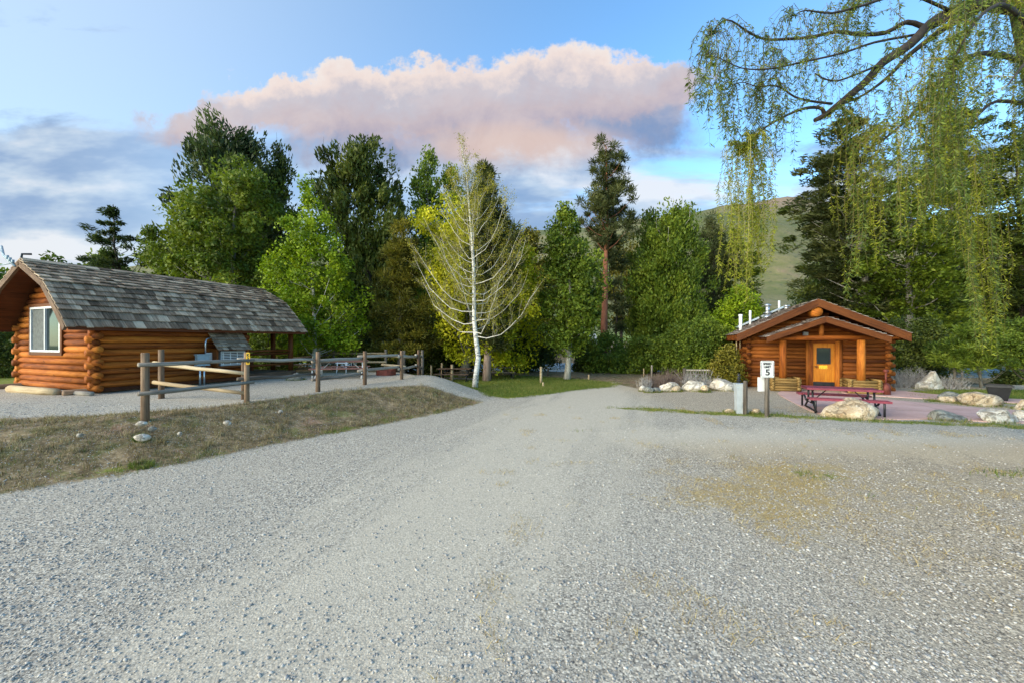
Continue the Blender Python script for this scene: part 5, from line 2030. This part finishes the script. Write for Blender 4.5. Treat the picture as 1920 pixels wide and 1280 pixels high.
# ---- bare young birch
def birch():
    d = 18.1
    rng = np.random.default_rng(77)
    pr = random.Random(77)
    bx, bz = X(890, d), g1(X(890, d), d)
    root = thing('birch_tree', 'slender white birch with bare arching branches and a few new leaves', 'tree', (bx, d, bz - .05))
    org = np.array([bx, d, bz - .05])
    tr = [(890, 729), (893, 700), (897, 670), (893, 640), (889, 600), (889, 560), (888, 500), (884, 440), (880, 390), (876, 340), (868, 290), (863, 254)]
    pts = [Vector((X(a, d), d + pr.uniform(-.05, .05), Zp(c, d))) for a, c in tr]
    pts[0].z = bz - .1
    rad = [.145, .122, .112, .105, .095, .085, .07, .054, .038, .026, .014, .006]
    b = MB(1)
    b.tube(pts, rad, 12)
    b.build('trunk', M['bark_birch'], root, True, tuple(org))
    b = MB(2)
    tw = MB(3)
    tips = []

    def trunk_at(z):
        for i in range(len(pts) - 1):
            if pts[i].z <= z <= pts[i + 1].z:
                f = (z - pts[i].z) / (pts[i + 1].z - pts[i].z)
                return pts[i].lerp(pts[i + 1], f), rad[i] * (1 - f) + rad[i + 1] * f
        return pts[-1], rad[-1]
    n = 50
    for i in range(n):
        f = (i / (n - 1)) ** 1.15
        z = 2.45 + f * 6.9 + pr.uniform(-.12, .12)
        s, r = trunk_at(z)
        L = (3.0 * (1 - f) ** .7 + .5) * pr.uniform(.75, 1.05)
        az = i * 2.4 + pr.uniform(-.5, .5)
        h = Vector((math.cos(az), math.sin(az) * .9, 0))
        rise = L * (.62 + .75 * f)
        sag = -.10 * L * (1 - f)
        P_ = []
        for k in range(7):
            t = k / 6
            P_.append(s + h * (L * (t - .16 * t * t)) + Vector((0, 0, rise * t ** 1.55 + sag * math.sin(math.pi * t))) + Vector((pr.uniform(-.09, .09), pr.uniform(-.09, .09), pr.uniform(-.07, .07))) * (k > 0))
        r0 = min(r * .38, .004 + .0066 * L)
        b.tube(P_, [r0 * (1 - .86 * k / 6) for k in range(7)], 6, False)
        tips.append(P_[-1])
        for k in range(int(5 + L * 3.4)):
            t = pr.uniform(.22, .98)
            q = P_[int(t * 6)].lerp(P_[min(6, int(t * 6) + 1)], (t * 6) % 1)
            hd = (h * pr.uniform(.2, .9) + Vector((pr.uniform(-.7, .7), pr.uniform(-.7, .7), pr.uniform(.45, 1.2)))).normalized()
            l2 = L * pr.uniform(.15, .40) * (1.15 - .6 * t)
            mid = q + hd * l2 * .5 + Vector((pr.uniform(-.05, .05), pr.uniform(-.05, .05), -.02))
            e = q + hd * l2 + Vector((0, 0, .12 * l2))
            tw.tube([q, mid, e], [r0 * .30, r0 * .2, .002], 4, False)
            for _ in range(3):
                tips.append(q.lerp(e, pr.uniform(.3, 1.0)))
            for _ in range(3):
                u = pr.uniform(.25, .9)
                q2 = q.lerp(e, u)
                h2 = (hd + Vector((pr.uniform(-.9, .9), pr.uniform(-.9, .9), pr.uniform(-.2, .8)))).normalized()
                e2 = q2 + h2 * l2 * pr.uniform(.25, .5)
                tw.tube([q2, e2], [r0 * .16, .002], 3, False)
                tips.append(e2)
                tips.append(q2.lerp(e2, .6))
    for _ in range(46):
        z = pr.uniform(7.6, 11.3)
        s, r = trunk_at(z)
        l2 = pr.uniform(.35, .95) * (1.15 - (z - 7.6) / 5.2)
        an = pr.uniform(0, 6.283)
        e = s + Vector((math.cos(an) * .42 * l2, math.sin(an) * .42 * l2, l2))
        tw.tube([s, s.lerp(e, .5) + Vector((math.cos(an) * .05, math.sin(an) * .05, 0)), e], [.009, .006, .002], 4, False)
        for _k in range(5):
            tips.append(s.lerp(e, pr.uniform(.2, 1)))
    for _ in range(40):
        s, r = trunk_at(pr.uniform(8.5, 11.4))
        tips.append(s + Vector((pr.uniform(-.08, .08), pr.uniform(-.08, .08), 0)))
    b.build('branches', M['twig_pale'], root, True, tuple(org))
    tw.build('twigs', M['twig_olive'], root, False, tuple(org))
    tp = np.array([tuple(t) for t in tips])
    idx = rng.integers(0, len(tp), 24000)
    c = tp[idx] + rng.normal(size=(len(idx), 3)) * .085
    ax = rng.normal(size=c.shape) + np.array([0, 0, -.3])
    s = rng.uniform(.6, 1.3, len(c))
    v, q = leaf_quads(c, ax, rng.normal(size=c.shape), .062 * s, .030 * s)
    raw_mesh('new_leaves', v - org, q, rng.random(len(c)), M['leaf_catkin'], root)


birch()


# ------------------------------------------------------------------ weeping willow at the right
def willow():
    rng = np.random.default_rng(9)
    pr = random.Random(9)
    D0 = 7.6
    bx = X(2020, D0)
    root = thing('weeping_willow', 'large weeping willow at the right edge with long hanging yellow green strands', 'tree', (bx, D0, g1(bx, D0) - .1))
    org = tuple(root.location)
    b = MB(1)
    tp = [Vector((bx, D0, org[2])), Vector((bx - .05, D0, 1.6)), Vector((bx - .12, D0, 2.9)), at(2012, 420, D0), at(1982, 260, D0), at(1952, 120, D0), at(1930, 40, D0), at(1905, -60, D0 + .2), at(1860, -200, D0 + .4)]
    b.tube(tp, [.42, .34, .31, .28, .27, .25, .22, .18, .12], 14)
    b.build('trunk', M['bark_dark'], root, True, org)
    limbs = []

    def limb(pts, r0, r1):
        b_ = MB(len(limbs) + 3)
        if pts[0][0] > 1885:
            pts[0] = (pts[0][0] + 36,) + pts[0][1:]
        P_ = [at(*p) for p in pts]
        fine = []
        for i in range(len(P_) - 1):
            for k in range(3):
                t = k / 3
                p0, p1, p2, p3 = P_[max(i - 1, 0)], P_[i], P_[i + 1], P_[min(i + 2, len(P_) - 1)]
                fine.append(0.5 * ((2 * p1) + (p2 - p0) * t + (2 * p0 - 5 * p1 + 4 * p2 - p3) * t * t + (3 * p1 - p0 - 3 * p2 + p3) * t ** 3))
        fine.append(P_[-1])
        n = len(fine)
        b_.tube(fine, [r0 + (r1 - r0) * (k / (n - 1)) ** .8 for k in range(n)], 9 if r0 > .04 else 6, True)
        b_.build('limb', M['bark_dark'], root, True, org)
        limbs.append(fine)
    limb([(1905, 25, 7.6), (1840, 8, 7.4), (1790, 20, 7.2), (1745, 45, 7.0), (1705, 85, 6.8), (1655, 118, 6.7), (1625, 152, 6.6), (1590, 182, 6.5), (1562, 205, 6.4), (1546, 217, 6.4), (1528, 226, 6.4)], .11, .034)
    limb([(1546, 215, 6.4), (1540, 204, 6.35), (1520, 202, 6.3), (1495, 208, 6.2), (1465, 222, 6.1), (1430, 243, 6.0), (1405, 270, 5.9), (1388, 286, 5.9)], .032, .008)
    limb([(1800, 22, 7.2), (1765, 42, 7.0), (1738, 52, 7.3), (1700, 42, 7.3), (1660, 62, 7.3), (1610, 65, 7.2), (1570, 60, 7.1), (1520, 70, 7.0), (1470, 74, 6.8), (1435, 74, 6.7), (1405, 62, 6.5), (1372, 40, 6.3), (1352, 42, 6.2), (1335, 62, 6.2)], .055, .006)
    limb([(1830, 20, 7.6), (1780, 48, 7.5), (1745, 72, 7.4), (1700, 108, 7.4), (1665, 145, 7.3), (1620, 178, 7.3), (1580, 196, 7.3)], .075, .012)
    limb([(1660, 118, 6.7), (1630, 130, 6.5), (1600, 142, 6.3), (1570, 152, 6.2), (1545, 148, 6.1), (1528, 138, 6.0)], .025, .007)
    limb([(1560, 195, 6.4), (1520, 190, 6.3), (1490, 182, 6.2), (1465, 165, 6.1), (1445, 161, 6.0), (1420, 163, 5.9), (1395, 155, 5.9), (1375, 158, 5.8)], .02, .005)
    limb([(1720, 65, 7.0), (1640, 80, 6.6), (1580, 100, 6.2), (1500, 118, 6.0), (1440, 130, 5.8), (1390, 128, 5.7), (1350, 110, 5.6), (1325, 105, 5.6)], .022, .004)
    limb([(1780, 20, 7.0), (1700, -10, 6.6), (1620, 10, 6.3), (1560, 25, 6.1), (1510, 20, 6.0), (1490, 30, 6.0)], .03, .006)
    limb([(1900, 120, 7.6), (1850, 100, 7.0), (1800, 120, 6.6), (1750, 170, 6.3), (1705, 220, 6.2), (1660, 260, 6.1), (1620, 285, 6.0)], .05, .008)
    limb([(1910, 200, 7.6), (1870, 190, 7.2), (1830, 220, 6.9), (1790, 260, 6.6), (1740, 290, 6.5)], .04, .008)
    limb([(1895, 40, 7.6), (1870, -40, 8.2), (1800, -80, 8.6), (1700, -60, 8.8), (1620, -20, 8.8)], .06, .01)
    limb([(1905, 60, 7.6), (1900, 20, 6.6), (1870, 10, 6.0), (1830, 40, 5.6), (1790, 110, 5.4)], .05, .008)
    limb([(1915, 160, 7.6), (1940, 120, 6.6), (1930, 110, 5.8), (1890, 160, 5.3)], .05, .008)
    LP = np.array([tuple(p) for f in limbs for p in f])

    # hanging strands; zones in photo terms: (x range, top y range, bottom y range, count, leaf colour weight gold, distance range)
    zones = [((1312, 1345), (60, 140), (130, 300), 24, .12, (5.5, 6.2), .7),
             ((1345, 1420), (45, 260), (140, 330), 48, .12, (5.6, 6.6), .5),
             ((1362, 1405), (270, 330), (440, 575), 20, .95, (5.7, 6.2), 1.3),
             ((1405, 1452), (250, 330), (430, 590), 26, .95, (5.7, 6.2), 1.3),
             ((1420, 1500), (30, 230), (150, 360), 50, .10, (5.8, 6.8), .48),
             ((1500, 1600), (-20, 160), (60, 300), 48, .12, (6.0, 7.2), .48),
             ((1480, 1660), (-60, 20), (30, 120), 36, .2, (6.0, 8.4), .7),
             ((1560, 1650), (200, 300), (330, 585), 34, .7, (5.8, 6.6), 1.0),
             ((1640, 1760), (60, 260), (260, 490), 44, .4, (5.6, 7.4), .95),
             ((1700, 1800), (150, 280), (330, 520), 30, .7, (5.4, 6.8), 1.0),
             ((1760, 1960), (-80, 220), (230, 500), 72, .4, (5.2, 7.8), 1.0),
             ((1620, 1960), (-120, 30), (80, 260), 48, .35, (5.6, 8.4), 1.0),
             ((1884, 1960), (300, 420), (560, 690), 26, .7, (5.2, 6.5), 1.1)]
    tw = MB(77)
    leaves_c, leaves_a, leaves_k, leaves_s = [], [], [], []
    for (xr, ty, by_, cnt, gold, dr, dens) in zones:
        nb = max(1, cnt // 6)
        bund = [(pr.uniform(*xr), pr.uniform(*dr)) for _ in range(nb)]
        for i in range(cnt):
            bxx, bd = bund[i % nb]
            px = bxx + pr.gauss(0, 9)
            d = bd + pr.gauss(0, .12)
            y0 = pr.uniform(*ty)
            y1 = max(y0 + 50, pr.uniform(*by_) * .5 + .5 * (by_[0] + (by_[1] - by_[0]) * ((i % nb) / nb)))
            p0 = at(px, y0, d)
            e = at(px + pr.gauss(0, 10), y1, d)
            # twig from the nearest limb that lies above
            dd = np.linalg.norm(LP - np.array(tuple(p0)), axis=1) + 2.0 * np.maximum(0, p0.z - LP[:, 2])
            a = Vector(LP[int(np.argmin(dd))])
            n = 8
            pts = []
            if (p0 - a).length > .55:
                p0 = a + (p0 - a).normalized() * .55
                e = Vector((p0.x * .6 + e.x * .4, p0.y * .6 + e.y * .4, e.z))
            dist = (p0 - a).length
            if dist > .06:
                up = Vector((0, 0, .12 + .12 * dist))
                pts += [a, a.lerp(p0, .5) + up, ]
            sway = pr.uniform(-.13, .13)
            for k in range(n):
                t = k / (n - 1)
                pts.append(p0.lerp(e, t) + Vector((sway * math.sin(math.pi * t), pr.uniform(-.03, .03), 0)) + Vector((pr.uniform(-.022, .022), 0, 0)))
            r0 = .0042
            tw.tube(pts, [r0 + (.0011 - r0) * (k / (len(pts) - 1)) ** .7 for k in range(len(pts))], 3, False, tint=gold)
            L = (e - p0).length + dist * .5
            nl = int(L * 88 * dens)
            isg = pr.random() < gold
            tufts = [pr.random() for _ in range(max(2, int(L * 5)))]
            for _ in range(nl):
                t = min(.9999, max(0, pr.choice(tufts) + pr.gauss(0, .045))) * (len(pts) - 1) if pr.random() < .6 else pr.random() * (len(pts) - 1)
                k = min(len(pts) - 2, int(t))
                q = pts[k].lerp(pts[k + 1], t - k)
                leaves_c.append(tuple(q))
                an = pr.uniform(0, 6.283)
                leaves_a.append((math.cos(an) * .75, math.sin(an) * .75, -pr.uniform(.1, 1.1)))
                leaves_k.append(1 if isg else 0)
                leaves_s.append(pr.uniform(.6, 1.25) * (.75 + .5 * (isg == 0) * .5))
    tw.build('hanging_twigs', M['twig_willow'], root, False, org)
    c, a_, kk, ss = map(np.array, (leaves_c, leaves_a, leaves_k, leaves_s))
    ln = .078 * ss
    c = c + unit(a_) * (ln * .5)[:, None]
    nr = rng.normal(size=c.shape)
    for g, nm in ((0, 'wil'), (1, 'gold')):
        s = kk == g
        v, q = leaf_quads(c[s], a_[s], nr[s], ln[s], .0155 * ss[s])
        raw_mesh('leaf_strands', v - np.array(org), q, rng.random(s.sum()), M['leaf_' + nm], root)


M['twig_willow'] = mat_leaf('willow_twig', [(0.06, 0.045, 0.03), (0.14, 0.115, 0.04), (0.26, 0.21, 0.045)], 0.0)
willow()


# ------------------------------------------------------------------ dry brush
def brush(name, label, px, d, w_px, h_px, n, m, seed, spread=1.0, cat='brush', group='dry brush in the planting beds'):
    pr = random.Random(seed)
    x = X(px, d)
    z = g1(x, d)
    b = MB(seed)
    W, H = w_px / F * d / 2, h_px / F * d
    for _ in range(n):
        o = Vector((pr.uniform(-W, W) * .6, pr.uniform(-W, W) * .4, -.03))
        an = pr.uniform(0, 6.283)
        l = H * pr.uniform(.5, 1.15)
        lean = pr.uniform(.1, .9) * spread
        e = o + Vector((math.cos(an) * lean * W * .7, math.sin(an) * lean * W * .5, l * (1.1 - .45 * lean)))
        mid = o.lerp(e, .5) + Vector((pr.uniform(-.05, .05), pr.uniform(-.05, .05), .08 * l))
        b.tube([o, mid, e], [.011, .008, .002], 3, False)
        for _k in range(3):
            q = mid.lerp(e, pr.uniform(-.3, .8))
            e2 = q + Vector((pr.uniform(-.25, .25), pr.uniform(-.25, .25), pr.uniform(.0, .3))) * l
            b.tube([q, e2], [.005, .0015], 3, False)
    ob = b.build(name, M[m])
    ob.location = (x, d, z)
    return tag(ob, label, cat, group)


brush('dry_brush', 'silvery dead brush beside the pale pointed boulder right of the bath house', 1700, 18.6, 90, 36, 200, 'twig_grey', 1, 1.3)
brush('dry_brush', 'pale dry brush behind the footpath, right of the pointed boulder', 1785, 17.8, 70, 28, 110, 'twig_grey', 2, 1.3)
brush('dry_brush', 'grey dry tuft at the far left end of the stone bed', 1208, 17.3, 30, 26, 90, 'twig_grey', 3)
brush('dry_brush', 'dark purplish brown brush left of the flat tan boulder', 1230, 17.6, 40, 30, 130, 'twig_brown', 4)
brush('dry_brush', 'brown brush behind the leftmost big boulder', 1258, 18.0, 50, 36, 130, 'twig_brown', 5)
brush('dry_brush', 'grey brush behind the middle pale boulder', 1305, 17.8, 70, 34, 170, 'twig_grey', 6, 1.2)
brush('dry_brush', 'tan brush behind the wide pale boulder', 1335, 18.0, 50, 20, 90, 'twig_pale', 7, 1.2)
brush('dry_brush', 'reddish brown brush left of the olive shrub', 1355, 18.2, 50, 24, 90, 'twig_brown', 8, 1.1)

# weathered picket rail in the brush bed
x, d = X(1283, 18.4), 18.4
root = thing('picket_rail', 'weathered low picket rail leaning in the brush bed', 'rail', (x, d, g1(x, d)), math.radians(-4))
b = MB(1)
b.box((0, 0, .42), .06, .05, .46)
b.build('end_board', M['grey_wood'], root)
b = MB(2)
b.box((.62, 0, .80), .56, .03, .03)
b.box((.62, 0, .62), .56, .025, .025)
b.build('rail', M['grey_wood'], root)
for k in range(9):
    b = MB(3)
    b.box((.16 + k * .115, -.03, .66), .016, .012, .14)
    b.build('picket', M['grey_wood'], root)

# camper trailer across the river
x, d = X(1100, 78), 78
zt = float(gz(np.array([x]), np.array([d]))[0])
root = thing('camper_trailer', 'small white camper trailer half hidden by leaves across the river', 'trailer', (x, d, zt), math.radians(12))
b = MB(1)
pr_ = [(-1.7, .5), (1.7, .5), (1.75, 1.5), (1.4, 2.45), (.6, 2.75), (-.9, 2.75), (-1.6, 2.3), (-1.8, 1.3)]
fr = [(p[0], -1.0, p[1]) for p in pr_]; bk = [(p[0], 1.0, p[1]) for p in pr_]
b.face(fr); b.face(list(reversed(bk)))
for i in range(8):
    j = (i + 1) % 8
    b.face([fr[i], bk[i], bk[j], fr[j]])
b.build('body', M['white'], root)
b = MB(2)
b.box((-.5, -1.01, 1.8), .5, .012, .3)
b.build('window', M['glass'], root)
b = MB(3)
b.box((.8, -1.01, 1.45), .32, .012, .85)
b.build('door', M['pedestal'], root)
for sx in (-.3, .4):
    b = MB(4)
    b.tube([(sx, -1.02, .34), (sx, -.85, .34)], .33, 14)
    b.build('wheel', M['black'], root)
b = MB(5)
b.tube([(-1.7, 0, .5), (-2.7, 0, .5)], .05, 8)
b.tube([(-2.6, 0, .5), (-2.6, 0, 0)], .04, 8)
b.build('hitch', M['metal'], root)


# ------------------------------------------------------------------ grass and gravel (nobody could count them)
M['blade_green'] = mat_leaf('green_grass_blade', [(0.04, 0.075, 0.010), (0.115, 0.165, 0.022), (0.32, 0.27, 0.09)], .3)
M['blade_dry'] = mat_leaf('dry_grass_blade', [(0.10, 0.072, 0.035), (0.25, 0.19, 0.09), (0.44, 0.36, 0.20)], .2)
M['blade_straw'] = mat_leaf('straw_blade', [(0.20, 0.12, 0.03), (0.42, 0.29, 0.085), (0.62, 0.50, 0.21)], .2)


def blades(name, x, y, h, w, lean, m, tint, rng):
    z = gz(x, y)
    n = len(x)
    an = rng.random(n) * 2 * np.pi
    sd = np.stack([np.cos(an), np.sin(an), np.zeros(n)], 1) * (w / 2)[:, None]
    la = rng.random(n) * 2 * np.pi
    le = np.stack([np.cos(la), np.sin(la), np.zeros(n)], 1) * (h * lean)[:, None]
    p = np.stack([x, y, z - .005], 1)
    hv = np.stack([np.zeros(n), np.zeros(n), h * np.sqrt(np.maximum(.03, 1 - np.minimum(lean, .98) ** 2))], 1)
    v = np.stack([p - sd, p + sd, p + hv * .6 + le * .4 + sd * .6, p + hv + le, p + hv * .6 + le * .4 - sd * .6], 1).reshape(-1, 3)
    q = (np.arange(n) * 5)[:, None]
    quads = np.concatenate([q + np.array([[0, 1, 2, 4]]), q + np.array([[4, 2, 3, 3]])], 0)
    tri_v = quads
    # quads plus tip triangles as one triangle list
    t1 = q + np.array([[0, 1, 2]]); t2 = q + np.array([[0, 2, 4]]); t3 = q + np.array([[4, 2, 3]])
    f = np.concatenate([t1, t2, t3], 0)
    return raw_mesh(name, v, f, np.tile(tint, 3), M[m])


def scatter(rng, n, x0, x1, y0, y1, dens):
    x = rng.uniform(x0, x1, n)
    y = rng.uniform(y0, y1, n)
    k = rng.random(n) < dens(x, y)
    return x[k], y[k]


rg = np.random.default_rng(3)
fx = lambda x, y: fbm(x, y, 2.2, 21, 4)


def bank_d(x, y):
    a = ground_attr(x, y)
    sd = poly_sd(x, y, TOE)
    return np.clip((a['g_dry'] - .3) * 1.5, 0, 1) * (sd > -.1) * sstep(.38, .55, fbm(x, y, 1.6, 33, 4) + .08) * (y < 17)


x, y = scatter(rg, 150000, -11, 0, 4, 16.5, bank_d)
blades('dry_bank_grass', x, y, rg.uniform(.03, .10, len(x)) * (.6 + .9 * fbm(x, y, 1.1, 91, 3)), rg.uniform(.006, .012, len(x)), rg.uniform(.3, .98, len(x)), 'blade_dry', np.clip(rg.normal(.45, .25, len(x)), 0, 1), rg).__setitem__('kind', 'stuff')


x, y = scatter(rg, 900, -11, 0, 4, 16, lambda x, y: (ground_attr(x, y)['g_dry'] > .55) * 1.0)
cx2 = np.repeat(x, 26); cy2 = np.repeat(y, 26)
cx2 = cx2 + rg.normal(0, .045, len(cx2)); cy2 = cy2 + rg.normal(0, .045, len(cy2))
tufth = np.repeat(rg.uniform(.06, .20, len(x)), 26)
blades('weed_tufts', cx2, cy2, tufth * rg.uniform(.6, 1.1, len(cx2)), rg.uniform(.005, .010, len(cx2)), rg.uniform(.1, .75, len(cx2)), 'blade_dry', np.clip(np.repeat(rg.uniform(.2, .95, len(x)), 26) + rg.normal(0, .1, len(cx2)), 0, 1), rg).__setitem__('kind', 'stuff')


rk = np.array([(a, b, c) for a, b, c in ROCKS if c > .2])
ri_ = rng_i = rg.integers(0, len(rk), 9000)
ra_ = rg.random(9000) * 6.283
rr_ = rk[ri_, 2] * .5 * rg.normal(1.0, .16, 9000)
x, y = rk[ri_, 0] + np.cos(ra_) * rr_, rk[ri_, 1] + np.sin(ra_) * rr_ * .8
kp = (poly_sd(x, y, PATIO) < -.02) & (poly_sd(x, y, SIDEWALK) < -.02)
x, y = x[kp], y[kp]
blades('grass_round_boulders', x, y, rg.uniform(.03, .13, len(x)), rg.uniform(.006, .012, len(x)), rg.uniform(.1, .7, len(x)), 'blade_green', np.clip(rg.normal(.6, .25, len(x)), 0, 1), rg).__setitem__('kind', 'stuff')


def toe_d(x, y):
    a = ground_attr(x, y)
    return sstep(.25, .7, a['g_grass'] + (fx(x, y) - .5) * 1.0) * (y < 19) + .35 * sstep(.56, .66, fbm(x, y, 1.4, 50, 4)) * (a['g_dry'] > .5) * (y < 17)


x, y = scatter(rg, 170000, -11, 16, 4.5, 19, toe_d)
nn_ = len(x)
lawnish = poly_sd(x, y, LAWN) > -.3
blades('verge_grass', x, y, rg.uniform(.025, .10, nn_) * (.5 + 1.1 * fbm(x, y, 1.3, 92, 3)), rg.uniform(.006, .012, nn_), rg.uniform(.1, .8, nn_), 'blade_green', np.clip(rg.normal(.5, .22, nn_) + .25 * (fbm(x, y, .8, 71) - .5) * 2, 0, 1), rg).__setitem__('kind', 'stuff')
x, y = scatter(rg, 60000, -8, 7, 15, 26, lambda x, y: (poly_sd(x, y, LAWN) > -.2) * 1.0)
nn_ = len(x)
x2, y2 = scatter(rg, 60000, 14, 34, 9, 17.8, lambda x, y: (poly_sd(x, y, LAWN2) > 0) * (poly_sd(x, y, SIDEWALK) < -.1) * (poly_sd(x, y, PATIO) < -.1) * 1.0)
x, y = np.concatenate([x, x2]), np.concatenate([y, y2])
nn_ = len(x)
blades('lawn_grass', x, y, rg.uniform(.04, .10, nn_), rg.uniform(.008, .014, nn_), rg.uniform(.1, .7, nn_), 'blade_green', np.clip(rg.normal(.5, .2, nn_) + .8 * (fbm(x, y, .5, 88) - .5), 0, 1), rg).__setitem__('kind', 'stuff')


def straw_d(x, y):
    a = ground_attr(x, y)
    n1 = fbm(x, y, 2.0, 61, 4)
    spots = sstep(.66, .72, fbm(x, y, 1.7, 12, 3)) * (y < 7) * (x > -.5) * .5
    return sstep(.50, .85, a['g_straw'] + (n1 - .5) * 3.2) + spots * 1.3 + .3 * sstep(.3, .7, a['g_grass']) * (x > 3) * (y < 13)


x, y = scatter(rg, 130000, -.5, 13, 2.4, 12.8, straw_d)
nn_ = len(x)
blades('dry_straw', x, y, rg.uniform(.035, .12, nn_), rg.uniform(.003, .006, nn_), rg.uniform(.7, .98, nn_), 'blade_straw', np.clip(rg.normal(.5, .25, nn_), 0, 1), rg).__setitem__('kind', 'stuff')


# loose stones of the near gravel
def pebbles():
    t = (1 + 5 ** .5) / 2
    iv = np.array([(-1, t, 0), (1, t, 0), (-1, -t, 0), (1, -t, 0), (0, -1, t), (0, 1, t), (0, -1, -t), (0, 1, -t), (t, 0, -1), (t, 0, 1), (-t, 0, -1), (-t, 0, 1)], float)
    iv /= np.linalg.norm(iv[0])
    it = np.array([(0, 11, 5), (0, 5, 1), (0, 1, 7), (0, 7, 10), (0, 10, 11), (1, 5, 9), (5, 11, 4), (11, 10, 2), (10, 7, 6), (7, 1, 8), (3, 9, 4), (3, 4, 2), (3, 2, 6), (3, 6, 8), (3, 8, 9), (4, 9, 5), (2, 4, 11), (6, 2, 10), (8, 6, 7), (9, 8, 1)])
    rg = np.random.default_rng(4)
    N = 150000
    y = 2.2 + 7.5 * rg.random(N) ** 1.7
    x = rg.uniform(-1.42, 1.42, N) * y
    a = ground_attr(x, y)
    keep = rg.random(N) < (1 - .72 * a['g_pack']) * (1 - .8 * np.clip(a['g_dry'] * 1.3, 0, 1)) * (.35 + 1.3 * (fbm(x, y, .9, 5) - .2))
    x, y = x[keep][:24000], y[keep][:24000]
    n = len(x)
    s = np.exp(rg.normal(np.log(.0078), .38, n)) * (1 + .04 * (y - 2.5).clip(0, 4))
    s = np.minimum(s, .017)
    sc = np.stack([s * rg.uniform(.8, 1.3, n), s * rg.uniform(.7, 1.1, n), s * rg.uniform(.45, .75, n)], 1)
    v = iv[None] * rg.uniform(.75, 1.2, (n, 12, 1)) * sc[:, None, :]
    an = rg.random(n) * 6.283
    ca, sa = np.cos(an)[:, None], np.sin(an)[:, None]
    vx = v[:, :, 0] * ca - v[:, :, 1] * sa
    vy = v[:, :, 0] * sa + v[:, :, 1] * ca
    tl = rg.normal(0, .35, n)[:, None]
    vz = v[:, :, 2] + vx * tl * .4
    z = gz(x, y)
    V = np.stack([vx + x[:, None], vy + y[:, None], vz + (z + sc[:, 2] * .35)[:, None]], 2).reshape(-1, 3)
    fq = ((np.arange(n) * 12)[:, None, None] + it[None]).reshape(-1, 3)
    tint = np.repeat(rg.random(n), 20)
    m, nt, p = new_mat('loose_gravel_stone')
    tt = attr(nt, 'tint')
    c = tt.ramp([(0.0, (0.17, 0.16, 0.148)), (0.3, (0.29, 0.272, 0.245)), (0.6, (0.38, 0.352, 0.305)), (0.85, (0.45, 0.415, 0.355)), (1.0, (0.56, 0.53, 0.47))])
    nz = noise(nt, objco(nt), 160, 3, .6)
    nt.links.new(mixc(nt, nz * .3, c, (0.42, 0.39, 0.335)), p.inputs['Base Color'])
    p.inputs['Roughness'].default_value = .8
    tag(raw_mesh('loose_gravel', V, fq, tint, m), kind='stuff')


pebbles()
